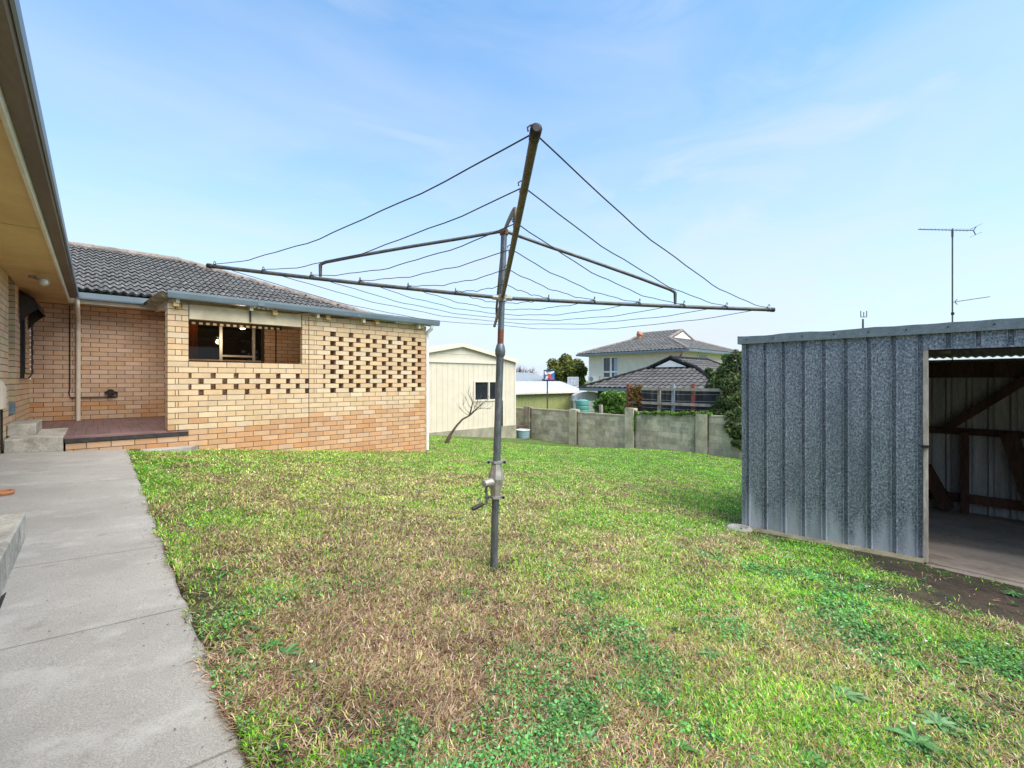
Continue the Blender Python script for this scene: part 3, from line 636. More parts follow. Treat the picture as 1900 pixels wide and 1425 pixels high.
# downpipes
mb = MB(); x = on_v(145, BW - .05); zt = EZ + 1.44
mb.tube([(x, EZV + .03, zt + .02), (x, EZV + .03, zt - .06), (x, EZV + .10, zt - .14), (x, BW - .11, zt - .30), (x, BW - .05, zt - .38), (x, BW - .05, FZ + .0)], .034, 12)
for q in (EZ + .9, EZ - .12): mb.tube([(x, BW - .05, q), (x, BW - .05, q - .05)], .038, 12)
dp = mb.build('downpipe', M['pvc'], house, True); dp['label'] = "cream downpipe on the porch back wall"
mb = MB(); x = U1 + .055
mb.tube([(x, GV + .05, EZ + 1.16), (x, GV + .05, EZ + 1.08), (x + .0, SW + .06, EZ + 1.0), (x, SW + .05, EZ + .9), (x, SW + .05, EZ - 1.50)], .038, 12)
for q in (EZ + .35, EZ - 1.25): mb.tube([(x, SW + .05, q), (x, SW + .05, q - .05)], .043, 12)
dp = mb.build('downpipe', M['white'], house, True); dp['label'] = "white downpipe at the far end of the porch screen"
# gas pipe, regulator, small wall stains
mb = MB(); x = on_v(129.5, BW); zb = zat(738, on_v(150, BW), BW)
mb.tube([(x, BW - .02, EZ + 1.38), (x, BW - .02, zb + .16), (x - .012, BW - .025, zb + .10), (x + .01, BW - .02, zb), (on_v(215, BW), BW - .02, zb), (on_v(217, BW), BW - .02, zb + .02), (on_v(217, BW), BW - .02, zb + .1)], .010, 6)
gp = mb.build('gas_pipe', M['black'], house)
mb = MB(); x = on_v(205, BW); zc = zat(728, x, BW)
mb.tube([(x, BW - .02, zc), (x, BW - .06, zc)], .062, 16); mb.tube([(x, BW - .06, zc), (x, BW - .10, zc)], .045, 16); mb.box(x - .09, x + .09, BW - .05, BW - .02, zc - .02, zc + .02)
mb.build('gas_regulator', M['black'], gp)
# security floodlight under the soffit
def cam_at(px, py, z):           # point at world height z seen at this pixel
    Z = (z - EZ) * F / (705 - py); return cw((px - 950) / F * Z, Z, z - EZ)
a = cam_at(60, 512, sz); b = a + Vector((.03, -.02, -.03)); c = cam_at(76, 520, sz - .09)
mb = MB(); mb.tube([a + Vector((0, 0, -.001)), a + Vector((0, 0, -.03))], .045, 14); mb.tube([a + Vector((0, 0, -.02)), b, c], .014, 8)
dr = (c - a).normalized(); mb.tube([c - dr * .02, c + dr * .03, c + dr * .10, c + dr * .12], [.02, .03, .052, .055], 16)
fl = mb.build('floodlight', M['castalu'], house, True); mb = MB(); mb.tube([c + dr * .118, c + dr * .135, c + dr * .145], [.040, .030, .01], 16); mb.build('bulb_face', M['white'], fl, True)
# pale plastic meter cover on the near wall, and pipe under
mb = MB(); vv = 8.30; mb.prism([(LW + .001, EZ - .0), (LW + .03, EZ - .02), (LW + .055, EZ - .10), (LW + .055, EZ - .34), (LW + .001, EZ - .36)], 1, vv - .2, vv + .05)
mb.build('meter_cover', M['pvc'], house)
mb = MB(); mb.tube([(LW + .02, vv, EZ - .36), (LW + .02, vv, EZ - .86)], .012, 8); mb.build('meter_pipe', M['black'], house)
mb = MB(); mb.box(LW - .3, LW + .004, 9.782, 9.788, EZ - .59, EZ - .33); mb.build('door_patch', M['flash'], house)
# ---------------------------------------------------------------- steps and near slab
st = thing('concrete_steps', (-.6, 9.1, .55), "two rough concrete steps in the corner at the end of the path", 'steps')
def rough_box(mb, x0, x1, y0, y1, z0, z1, e=.008):
    mb.prism([(x0, y0 + e), (x0 + e, y0), (x1 - e, y0), (x1, y0 + e), (x1, y1 - e), (x1 - e, y1), (x0 + e, y1), (x0, y1 - e)], 2, z0, z1 - e)
    mb.add([(x0 + e, y0 + e, z1), (x1 - e, y0 + e, z1), (x1 - e, y1 - e, z1), (x0 + e, y1 - e, z1), (x0, y0 + e, z1 - e), (x0 + e, y0, z1 - e), (x1 - e, y0, z1 - e), (x1, y0 + e, z1 - e), (x1, y1 - e, z1 - e), (x1 - e, y1, z1 - e), (x0 + e, y1, z1 - e), (x0, y1 - e, z1 - e)],
           [(0, 1, 2, 3), (0, 5, 6, 1), (1, 7, 8, 2), (2, 9, 10, 3), (3, 11, 4, 0), (4, 5, 0), (6, 7, 1), (8, 9, 2), (10, 11, 3)])
mb = MB(); rough_box(mb, LW + .03, -.322, SW - .005, 9.868, EZ - 1.0, EZ - .742); mb.build('lower_step', M['step'], st)
mb = MB(); rough_box(mb, LW + .005, -.605, 8.90, 9.83, EZ - .741, EZ - .592); mb.build('upper_step', M['step'], st)
mb = MB(); rough_box(mb, LW + .006, -.33, 1.2, 4.2, EZ - 1.12, EZ - .828, .012)
ob = top(mb.build('doorstep_slab', M['step']), (-.6, 2.7, EZ - 1.12)); tag(ob, "raised concrete doorstep slab beside the path at the lower left edge", 'doorstep')
mb = MB(); mb.prism([(-.332, 1.2), (-.316, 1.2), (-.313, 2.6), (-.320, 3.9), (-.332, 4.0)], 2, EZ - 1.09, path_z(-.32, 3) + .003); tag(mb.build('path_crack', M['black']), kind='structure')
pc = cw(0, 0); Z = 1.0 * F / 222; p = cw((4 - 950) / F * Z, Z)
mb = MB(); mb.lathe((p.x, p.y, path_z(p.x, p.y)), [(.066, 0), (.075, .02), (.072, .032), (.055, .032), (.05, .012), (.01, .008)], 28)
ob = top(mb.build('terracotta_ring', M['terra'], smooth=False), (p.x, p.y, path_z(p.x, p.y))); tag(ob, "round terracotta saucer on the path beyond the doorstep slab", 'saucer')
# ---------------------------------------------------------------- rotary clothesline
Hb = cw(-.124, 2.995, 0); base = Vector((Hb.x, Hb.y, float(gz(Hb.x, Hb.y)))); cl = thing('clothesline', base, "old rotary clothesline on a grey pole with crank in the middle of the lawn", 'clothesline')
def cl_pt(y): # point on the leaning pole axis at image row y
    f = (1055 - y) / 625.; return cw(-.124 + .071 * f, 2.998, (705 - y) / F * 2.998)
mb = MB(); mb.tube([base - Vector((0, 0, .1)), cl_pt(920)], .0245, 20); mb.tube([cl_pt(858), cl_pt(655)], .0245, 20)
pole = mb.build('outer_pole', M['steel'], cl, True)
mb = MB(); mb.tube([cl_pt(662), cl_pt(658), cl_pt(650), cl_pt(642), cl_pt(638)], [.026, .033, .034, .028, .022], 20); mb.build('collar', M['steel'], pole, True)
mb = MB(); mb.tube([cl_pt(660), cl_pt(612)], .0205, 16); mb.build('rusty_band', M['rust'], cl, True)
mb = MB(); mb.tube([cl_pt(612), cl_pt(428)], .0205, 16); mb.build('inner_pole', M['steel'], cl, True)
# winder casting
mb = MB(); yy = [858, 866, 880, 888, 897, 912, 920]; rr = [.030, .036, .048, .052, .044, .034, .030]
mb.tube([cl_pt(y) for y in yy], rr, 8); wd = mb.build('winder_box', M['castalu'], cl)
R3 = Vector((RX, RY, 0)); F3 = Vector((FX, FY, 0))
for y in (857, 922):
    mb = MB(); q = cl_pt(y); mb.tube([q - Vector((0, 0, .007)), q + Vector((0, 0, .007))], .041, 6)
    for s in (-1, 1): mb.beam(q + R3 * .03 * s, q + R3 * .062 * s, .02, .018)
    mb.build('flange', M['castalu'], wd)
for y in (857, 922):
    for s in (-1, 1):
        q = cl_pt(y) + R3 * .052 * s; mb = MB(); mb.tube([q - F3 * .025, q + F3 * .02], .009, 6); mb.build('bolt', M['black'], wd)
q = cl_pt(893); dr = (-R3 * .72 - F3 * .70).normalized(); mb = MB()
mb.tube([q + dr * .02, q + dr * .075, q + dr * .078, q + dr * .105], [.030, .027, .022, .021], 16); mb.tube([q + dr * .105, q + dr * .108], .012, 10); mb.build('gear_boss', M['castalu'], wd, True)
e = q + dr * .085; lowp = cw(-.165, 2.93, (705 - 934) / F * 2.93)
mb = MB(); mb.tube([e, e + Vector((0, 0, -.04)), lowp + Vector((0, 0, .02)), lowp], .0075, 8); mb.tube([lowp, lowp - R3 * .03 - F3 * .02], .0075, 8); ck = mb.build('crank_handle', M['arm'], wd, True)
mb = MB(); mb.tube([lowp - R3 * .02 - F3 * .012 + Vector((0, 0, -.002)), lowp - R3 * .04 - F3 * .03 + Vector((0, 0, -.005)), lowp - R3 * .085 - F3 * .06 + Vector((0, 0, -.02))], [.009, .014, .013], 10); mb.build('grip', M['black'], ck, True)
hub = cw(-.0639, 3.0, .5409); tipc = [(1.7974, 3.1240, .4822), (-.1878, 4.8613, .5781), (-1.9251, 2.8760, .7234), (.0601, 1.1387, .6276)]
tips = [cw(*t) for t in tipc]
mb = MB(); mb.tube([hub - Vector((0, 0, .022)), hub + Vector((0, 0, .022))], .031, 12)
for t in tips: d = (t - hub).normalized(); mb.tube([hub + d * .02, hub + d * .065], .017, 10)
mb.build('hub', M['castalu'], cl)
tp = cl_pt(430); mb = MB(); mb.tube([tp - Vector((0, 0, .02)), tp + Vector((0, 0, .012))], .029, 12); mb.build('top_cap', M['rust'], cl)
FR = [.165, .33, .495, .66, .82, .98]
armmat = [M['arm'], M['arm_brown'], M['arm'], M['arm_brown']]
for i, t in enumerate(tips):
    d = (t - hub); L_ = d.length; dn = d.normalized(); side = dn.cross(Vector((0, 0, 1))).normalized()
    st_ = hub + dn * .05
    pts = [st_.lerp(t, k / 8) + Vector((0, 0, -.006 * math.sin(math.pi * k / 8))) for k in range(9)]
    if i == 1: pts[-1] = pts[-1]
    mb = MB(); mb.tube(pts, .0125 if i != 3 else .0130, 12); am = mb.build('arm', armmat[i], cl, True)
    mb = MB(); mb.tube([t - dn * .02, t + dn * .004, t + dn * .008], [.0155, .0155, .009], 12); mb.build('end_cap', M['black'], am, True)
    for f in FR:
        p = hub + d * f; mb = MB(); up = Vector((0, 0, 1)); s = -1 if i in (0, 3) else 1
        mb.tube([p + up * .008, p + up * .020 - side * .006, p + up * .030, p + up * .034 + side * .009, p + up * .027 + side * .018, p + up * .017 + side * .016], .0023, 6)
        mb.tube([p - dn * .006, p + dn * .006], .0145, 10); mb.build('hook', M['wire'], am, True)
    e = hub + d * .628; e2 = e + Vector((0, 0, .085)); s0 = tp + dn * .02
    k = e2 - dn * .035 + Vector((0, 0, .022))
    pts = [s0, s0.lerp(k, .25), s0.lerp(k, .5) + Vector((0, 0, .004)), s0.lerp(k, .8) + Vector((0, 0, .004)), k, e2 - dn * .008 + Vector((0, 0, .008)), e2, e + Vector((0, 0, .01))]
    mb = MB(); mb.tube(pts, [.0105] * 6 + [.0115, .009], 10)
    mb.build('strut', M['arm_brown'] if i == 3 else M['arm'], cl, True)
for i in range(4):
    a, b = tips[i], tips[(i + 1) % 4]
    for k, f in enumerate(FR):
        p = hub + (a - hub) * f + Vector((0, 0, .014)); q = hub + (b - hub) * f + Vector((0, 0, .014)); Ln = (q - p).length; n = 22; pts = []
        sag = (.028 + .012 * random.random()) * Ln; ph = random.random() * 6
        for j in range(n + 1):
            s = j / n; w = math.sin(math.pi * s) ** .5
            pts.append(p.lerp(q, s) + Vector((0, 0, -4 * sag * s * (1 - s) + w * (.0042 * math.sin(s * 19 + ph) + .0022 * math.sin(s * 41 + 2 * ph)))))
        mb = MB(); mb.tube(pts, .0023, 5); mb.build('line_wire', M['wire'], cl, True)
# ---------------------------------------------------------------- galvanised garden shed
SU = 5.67; SB = 8.24; SV1 = 2.147; DV1 = .54; DV0 = -1.75; SV0 = -2.3; ST = EZ + .50; SF = EZ - 1.69
sh = thing('garden_shed', (SU, 0, SF), "weathered galvanised sheet shed with an open doorway at the right of the lawn", 'shed')
def rib_profile(v0, v1, plane, out, z0f, z1f, mb, first=None, wd_=1., amp=1.):
    """ribbed sheet running along v, ribs stand out by -out"""
    pts = []; v = v1; k = 0
    vk = v1 - .045 if first is None else first
    pts.append((v1, 0))
    while vk > v0:
        for dv, o in [(p * wd_, q * amp) for p, q in ((.028, 0), (.024, .010), (.018, .011), (.013, -.018), (-.013, -.018), (-.018, .011), (-.024, .010), (-.028, 0))]:
            if v0 < vk + dv < v1: pts.append((vk + dv, o))
        vk -= .19
    pts.append((v0, 0)); P = []
    for v_, o in pts: P.append((plane - out * o, v_, z0f(v_)))
    for v_, o in pts: P.append((plane - out * o, v_, z1f(v_)))
    mb.grid(P, len(pts), 2)
zb = lambda v: EZ - 1.748 + .058 * (2.147 - v) / 1.6 + .0 if v > .5 else EZ - 1.69
mb = MB(); r0 = on_u(1387.4, SU)
rib_profile(DV1, SV1, SU, 1, lambda v: EZ - 1.748 + .05 * (2.147 - v) + .006 * math.sin(v * 31), lambda v: ST - .03, mb, r0)
mb.build('front_wall', M['galv'], sh)
mb = MB(); rib_profile(SV0, DV0, SU, 1, lambda v: EZ - 1.66, lambda v: ST - .03, mb, r0 - .19 * 20); mb.build('front_wall', M['galv'], sh)
mb = MB(); rib_profile(DV0, DV1, SU, 1, lambda v: ST - .21, lambda v: ST - .03, mb, r0 - .19 * 9); mb.box(SU - .006, SU + .01, DV0, DV1 + .01, ST - .222, ST - .209); mb.build('door_header', M['galv'], sh)
mb = MB()  # flashing with dented top edge
n = 60; P = []
for k in range(n):
    v = SV1 + .035 - (SV1 + .035 - SV0) * k / (n - 1); wv_ = .012 * math.sin(v * 9) * max(0, min(1, (v - .6) * 2)) + .004 * math.sin(v * 23)
    P.append((v, wv_))
G = [(SU - .034, v, ST - .075) for v, w in P] + [(SU - .036, v, ST + .015 + w * .5) for v, w in P] + [(SU + .12, v, ST + .02 + w * .4) for v, w in P]
mb.grid(G, n, 3); mb.add([(SU - .034, SV1 + .035, ST - .075), (SU - .036, SV1 + .035, ST + .015), (SU + .12, SV1 + .035, ST + .02), (SU + .12, SV1 + .035, ST - .075)], [(0, 1, 2, 3)])
fs = mb.build('roof_flashing', M['flash'], sh)
for k in range(14):
    v = r0 - .19 * k * 1.5; mb = MB(); mb.tube([(SU - .035, v, ST - .025), (SU - .042, v, ST - .025)], .007, 6); mb.build('screw', M['black'], fs)
# roof: from ST at the front down to back
RB = EZ + .30
mb = MB(); n = 300; P = []
for (u, z) in ((SU - .02, ST - .005), (SB + .06, RB - .01)):
    for k in range(n): v = SV0 + (SV1 + .03 - SV0) * k / (n - 1); P.append((u, v, z + .009 * math.sin(v * 2 * math.pi / .076)))
mb.grid(P, n, 2); P = [(a, b, c + .003) for a, b, c in P]; mb.grid(P, n, 2); mb.build('roof', M['galv_in'], sh, True)
# back and end walls
mb = MB(); r1 = on_u(1760, SB); rib_profile(SV0, SV1, SB, -1, lambda v: SF - .05, lambda v: RB - .035, mb, r1 + .19 * int((SV1 - r1) / .19), 1.25, 1.6); mb.build('back_wall', M['galv_in'], sh)
for nm, vq in (('end_wall', SV1), ('end_wall', SV0)):
    mb = MB(); pts = []; u = SU + .002
    while u < SB: pts += [(u, 0), (u + .13, 0), (u + .14, .018), (u + .17, .018), (u + .18, 0)]; u += .19
    pts = [p for p in pts if p[0] < SB] + [(SB, 0)]; s = 1 if vq > 0 else -1
    P = [(u, vq + s * o, SF - .04) for u, o in pts] + [(u, vq + s * o, ST - .02 + (RB - ST) * (u - SU) / (SB - SU) - .012) for u, o in pts]
    mb.grid(P, len(pts), 2); mb.build(nm, M['galv'], sh)
mb = MB(); mb.box(SU + .026, SB, SV0, SV1, SF - .1, SF)
mb.box(SU - .055, SU + .0255, DV0 - .1, DV1 - .02, SF - .11, SF - .012); fo = mb.build('floor', M['shedfloor'], sh)
mb = MB(); a_ = [(SV1 + .02, EZ - 1.740), (DV1 - .01, EZ - 1.668)]
mb.add([(u, v, z - dz2) for v, z in a_ for u, dz2 in ((SU - .10, .004), (SU + .05, -.022), (SU + .05, .2), (SU - .075, .2))], [(0, 1, 5, 4), (0, 4, 7, 3), (1, 2, 6, 5), (0, 3, 2, 1), (4, 5, 6, 7)]); mb.build('ledge', M['kerb'], sh)
# timber frame inside
fr = []
def tim(name, a, b, w, h, m='timber_dark', up=(0, 0, 1)):
    mb = MB(); mb.beam(a, b, w, h, up); return mb.build(name, M[m], sh)
tim('wall_rail', (SB - .05, SV0, RB - .17), (SB - .05, SV1, RB - .17), .05, .20)
yz = lambda y, v: EZ + (705 - y) / F * dep(SB - .1, v)
zr = yz(795, .9); tim('wall_rail', (SB - .06, SV0, zr), (SB - .06, SV1, zr), .05, .085)
zr2 = yz(922, .5); tim('wall_rail', (SB - .06, SV0, zr2), (SB - .06, SV1, zr2), .05, .11, 'timber_red')
v = on_u(1790, SB - .12); tim('post', (SB - .12, v, SF), (SB - .12, v, zr - .01), .10, .075, 'timber_red', (0, 1, 0))
a = (SB - .14, on_u(1755, SB), yz(790, 1.0)); b = (SB - .14, on_u(1905, SB), yz(685, -.1)); a = Vector(a); b = Vector(b); b2 = a + (b - a) * 1.25
b2.z = min(b2.z, RB - .12); tim('diagonal_brace', a, b2, .05, .10)
tim('diagonal_brace', (SB - .2, on_u(1728, SB) + .05, zr2 + .38), (SB - .2, on_u(1762, SB), SF + .04), .12, .13, 'timber_red')
tim('leaning_board', (SB - .22, on_u(1872, SB), zr + .02), (SB - .3, on_u(1915, SB), SF + .25), .04, .16)
tim('post', (SB - .06, -1.6, SF), (SB - .06, -1.6, RB - .06), .07, .07, 'timber_dark', (0, 1, 0))
for v in (1.9, .9, -.3, -1.4):
    tim('rafter', (SU + .05, v, ST - .07), (SB - .02, v, RB - .07), .045, .09)
tim('front_beam', (SU + .085, SV0 + .01, ST - .17), (SU + .085, SV1 - .01, ST - .17), .05, .12)
# door jamb with bracket gap
jx = SU + .02
mb = MB(); vj = DV1 - .022; zj = EZ + (705 - 828) / F * dep(SU, DV1)
mb.box(SU - .004, SU + .05, DV1 - .036, DV1 - .002, zj + .012, ST - .225); mb.box(SU + .0, SU + .05, DV1 - .034, DV1 - .004, SF - .0, zj - .012); mb.build('door_jamb', M['jamb'], sh)
mb = MB(); mb.box(SU - .03, SU + .05, DV1 - .045, DV1 + .01, zj - .008, zj + .008); mb.build('hinge_bracket', M['black'], sh)
mb = MB(); vq = on_u(1756, SU + .5); mb.box(SU + .5, SU + .53, vq - .03, vq + .06, ST - .24, ST - .19); mb.box(SU + .5, SU + .51, vq - .22, vq - .03, ST - .19, ST - .18); mb.build('door_bracket', M['greywood'], sh)
# concrete ring at the corner
p = hit(1388, 969); mb = MB(); zc = float(gz(*p)) + .015; p = (SU - .12, SV1 - .02)
mb.lathe((p[0], p[1], EZ - 1.755), [(.135, 0), (.14, .02), (.125, .035), (.09, .037), (.08, .02)], 28); mb.lathe((p[0] - .02, p[1], EZ - 1.785), [(.14, 0), (.15, .03), (.135, .034)], 28)
ob = top(mb.build('concrete_ring', M['step']), (p[0], p[1], EZ - 1.8)); tag(ob, "flat round concrete ring under the left corner of the galvanised shed", 'ring')
# ---------------------------------------------------------------- block boundary wall
FU = 12.95; PW = 2.4
vk = [on_u(x, FU) for x in (980, 1062, 1168, 1304)]; v0 = vk[0]
fw = thing('block_wall', (FU, 6, float(gz(FU, 6))), "stained grey concrete block boundary wall with square piers across the back of the lawn", 'wall')
tops = [-.52, 1.155, .99, .92, .90, .90, .90]
tz = [(705 - 756) / F, 0]
def wtop(x, y): return EZ + (705 - y) / F * (1142 * FU / (x - 179))
pt = [wtop(980, 754), wtop(1062, 759), wtop(1168, 757), wtop(1304, 768), wtop(1304, 768) - .04, wtop(1304, 768) - .08]
pn_ = [wtop(1020, 759.5), wtop(1110, 767), wtop(1240, 767), wtop(1345, 772), wtop(1345, 772) - .05]
for i in range(-1, 5):
    a = v0 - PW * i if i > 0 else v0 - PW * i
    va, vb = v0 - PW * i - .17, v0 - PW * (i + 1) + .17
    ztop = pn_[max(0, min(i, 4))] if i >= 0 else wtop(965, 757)
    mb = MB(); nrow = 7; gy = float(gz(FU, (va + vb) / 2)) - .15; hh = (ztop - .05 - gy) / nrow
    for r in range(nrow):
        o = 0 if r % 2 else .2; s = va
        while s > vb + .001:
            e = max(vb, s - (.4 if s < va else .4 - o)); k = random.uniform(.72, 1.12); mb.col = (k, k * random.uniform(.97, 1.02), k * random.uniform(.92, 1.02))
            j = random.uniform(-.002, .002); mb.box(FU - .0 + j, FU + .12, e + .0025, s - .0025, gy + r * hh + .0025, gy + (r + 1) * hh - .0025); s = e
    mb.col = (.75, .75, .72); mb.box(FU + .01, FU + .11, vb, va, gy, ztop - .055); mb.box(FU - .012, FU + .132, vb, va, ztop - .05, ztop); mb.build('wall_panel', M['block'], fw)
for i in range(0, 6):
    vc = v0 - PW * i; mb = MB(); k = (.92, .92, .86) if i else (.5, .47, .42); mb.col = k
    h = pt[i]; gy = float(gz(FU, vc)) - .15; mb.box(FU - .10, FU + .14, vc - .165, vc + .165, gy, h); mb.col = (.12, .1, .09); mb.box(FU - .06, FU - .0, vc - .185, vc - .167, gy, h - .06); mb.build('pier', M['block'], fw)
# moss-brown joint and dark fallen timber at left end
u_, v_ = FU - .7, on_u(951, FU - .7)
mb = MB()
for k in range(4): mb.beam((11.95 + .1 * k, 13.1 + .05 * k, EZ - 2.4), (11.98 + .06 * k, 13.15 + .05 * k, EZ - 1.95 + .05 * k), .08, .06)
mb.beam((11.85, 13.3, EZ - 1.92), (12.6, 12.9, EZ - 1.80), .22, .05)
ob = top(mb.build('timber_pile', M['timber_red']), (12.1, 13.1, EZ - 2.4)); tag(ob, "old timber offcuts piled between the cream shed and the block wall", 'timber')
# ribbed tub
tu = on_u(970, 11.9); p = (12.15, on_u(970, 12.15)); zc = EZ - (814 - 705) / F * dep(*p)
mb = MB(); pr = [(.20, 0)]
for k in range(5): pr += [(.235 + .006 * k, .02 + .065 * k), (.245 + .006 * k, .04 + .065 * k), (.230 + .006 * k, .06 + .065 * k)]
mb.lathe((p[0], p[1], zc), pr + [(.24, .33), (.20, .33), (.19, .1)], 32, cap=False); mb.lathe((p[0], p[1], zc), [(.20, .005), (.01, .006)], 32); mb.lathe((p[0], p[1], zc), [(.19, .12), (.01, .12)], 32)
tb = thing('ribbed_tub', (p[0], p[1], zc), "blue-grey ribbed plastic tub with a white rim at the foot of the block wall", 'tub')
mb.build('body', M['tub'], tb, True); mb = MB(); mb.lathe((p[0], p[1], zc), [(.265, .32), (.285, .335), (.28, .355), (.25, .36), (.235, .345), (.24, .325)], 32); mb.build('rim', M['tubrim'], tb, True)
# ---------------------------------------------------------------- cream steel garage
GVp = 12.6; GU1 = 11.7; GU0 = 6.64; EZg = EZ + .735; AZ = EZ + 1.217; AU = 9.17; GB = EZ - 1.70
ga = thing('garage', (9.2, GVp, float(gz(9.2, GVp))), "cream corrugated steel garage with a gable roof on a concrete base behind the house", 'garage')
wu0, wu1 = on_v(878.5, GVp), on_v(933, GVp); wz0, wz1 = zat(744, (wu0 + wu1) / 2, GVp), zat(706.5, (wu0 + wu1) / 2, GVp)
mb = MB(); bandz = EZ + (705 - 670.3) / F * dep(8.04, GVp)
# vertical boards (shallow V joints) around the window
def vclad(mb, a, b, z0, z1, plane, w=.215, ph=0.):
    k = math.floor((a - ph) / w) * w + ph; xs = []
    while k < b: xs.append(k); k += w
    P = []; pts = [(a, 0)]
    for x in xs:
        for dx, o in ((.0, 0), (.008, .012), (.022, .012), (.03, 0)):
            if a < x + dx < b: pts.append((x + dx, o))
    pts.append((b, 0)); P = [(x, plane + o, z0) for x, o in pts] + [(x, plane + o, z1) for x, o in pts]; mb.grid(P, len(pts), 2)
vclad(mb, GU0, wu0, GB, bandz, GVp); vclad(mb, wu1, GU1 - .9, GB, bandz, GVp); vclad(mb, GU1 - .9, GU1, GB, EZg + .06, GVp)
vclad(mb, wu0, wu1, GB, wz0, GVp); vclad(mb, wu0, wu1, wz1, bandz, GVp)
mb.prism([(GU0, bandz), (GU1 - .9, bandz), (GU1 - .9, EZg + .19), (AU, AZ - .03), (GU0, EZg - .02)], 1, GVp + .001, GVp + .02)
mb.box(GU1 - .02, GU1, GVp + .001, GVp + 6, GB, EZg - .03); mb.box(GU0, GU0 + .02, GVp + .001, GVp + 6, GB, EZg - .03)
mb.build('wall', M['cladding'], ga)
mb = MB(); mb.box(GU0, GU1 - .9, GVp - .045, GVp - .0, bandz - .03, bandz + .06); mb.box(GU1 - .06, GU1 + .01, GVp - .012, GVp - .001, GB, EZg - .02)
for q in (.27, .52):
    z = bandz + q; sl = (AZ - EZg) / (GU1 - AU); half = (AZ - .06 - z) / sl; mb.box(max(GU0, AU - half), min(GU1 - .95, AU + half), GVp - .012, GVp - .001, z, z + .014)
mb.build('trim', M['cladline'], ga)
mb = MB()
for s, (ua, ub) in enumerate(((GU0 - .08, AU), (AU, GU1 + .08))):
    za = EZg - .02 if s == 0 else AZ; zb2 = AZ if s == 0 else EZg - .02
    mb.prism([(ua, za), (ub, zb2), (ub, zb2 + .03), (ua, za + .03)], 1, GVp - .10, GVp + 6.1)
mb.build('roof', M['cladline'], ga)
mb = MB()
for ua, za, ub, zb2 in ((GU0 - .08, EZg - .02, AU, AZ), (AU, AZ, GU1 + .08, EZg - .02)):
    mb.prism([(ua, za - .09), (ub, zb2 - .09), (ub, zb2 + .035), (ua, za + .035)], 1, GVp - .125, GVp - .10)
mb.build('barge_board', M['cladline'], ga)
mb = MB(); mb.box(GU0 - .02, GU1 + .015, GVp - .03, GVp + 6, EZ - 2.6, GB); mb.build('base', M['gbase'], ga)
mb = MB(); mb.box(wu0 + .04, wu1 - .04, GVp + .03, GVp + .04, wz0 + .04, wz1 - .04); w = mb.build('window', M['glass'], ga)
mb = MB(); mu = (wu0 + wu1) / 2
for a, b, c, d in ((wu0, wu1, wz0, wz0 + .06), (wu0, wu1, wz1 - .05, wz1), (wu0, wu0 + .06, wz0 + .06, wz1 - .05), (wu1 - .06, wu1, wz0 + .06, wz1 - .05), (mu - .03, mu + .03, wz0 + .06, wz1 - .05)): mb.box(a, b, GVp - .03, GVp + .05, c, d)
mb.build('frame', M['cladline'], w)
# ---------------------------------------------------------------- plants
def leaf_mesh(name, mat_, centers, n, size, cols, parent=None, flat=.0, asp=.5):
    """centers: (x,y,z,rx,ry,rz) clumps; leaves near each clump's shell; centers total n leaves"""
    C = np.array(centers, float); w = C[:, 3] * C[:, 4] + C[:, 4] * C[:, 5]; idx = rng.choice(len(C), n, p=w / w.sum()); c = C[idx]
    d = rng.normal(size=(n, 3)); d /= np.linalg.norm(d, axis=1, keepdims=True); r = rng.random(n) ** .35
    P = c[:, :3] + d * c[:, 3:6] * r[:, None]
    nr = d * .6 + rng.normal(size=(n, 3)) * .6; nr[:, 2] += .5; nr /= np.linalg.norm(nr, axis=1, keepdims=True)
    t = np.cross(nr, rng.normal(size=(n, 3))); t /= np.linalg.norm(t, axis=1, keepdims=True); b = np.cross(nr, t)
    s = size * rng.uniform(.6, 1.35, n)[:, None]
    V = np.stack([P - t * s, P + b * s * asp - nr * s * .12, P + t * s, P - b * s * asp - nr * s * .12], 1).reshape(-1, 3)
    if parent is not None:
        q = parent
        while q.parent is not None: q = q.parent
        V = V - np.array(q.location)
    cc = np.array(cols)[rng.integers(0, len(cols), n)] * rng.uniform(.7, 1.25, (n, 1)); cl_ = rng.uniform(.8, 1.2, (len(C), 1))[idx]; cc = cc * cl_
    me = bpy.data.meshes.new(name); me.vertices.add(4 * n); me.vertices.foreach_set('co', V.ravel()); me.loops.add(4 * n); me.loops.foreach_set('vertex_index', np.arange(4 * n, dtype=np.int32))
    me.polygons.add(n); me.polygons.foreach_set('loop_start', np.arange(0, 4 * n, 4, dtype=np.int32)); me.polygons.foreach_set('loop_total', np.full(n, 4, dtype=np.int32))
    ca = me.color_attributes.new('Col', 'FLOAT_COLOR', 'POINT'); ca.data.foreach_set('color', np.hstack([np.repeat(cc, 4, 0), np.ones((4 * n, 1))]).ravel())
    me.materials.append(mat_); me.update(); me.validate(); o = bpy.data.objects.new(name, me); put(o, parent); return o
GD = [(.08, .14, .045), (.11, .18, .05), (.06, .10, .04), (.15, .21, .07)]
GB_ = [(.17, .34, .05), (.12, .26, .05), (.25, .40, .08), (.08, .17, .035)]
GY = [(.28, .28, .05), (.20, .24, .05), (.36, .28, .05), (.13, .17, .04), (.09, .13, .03)]
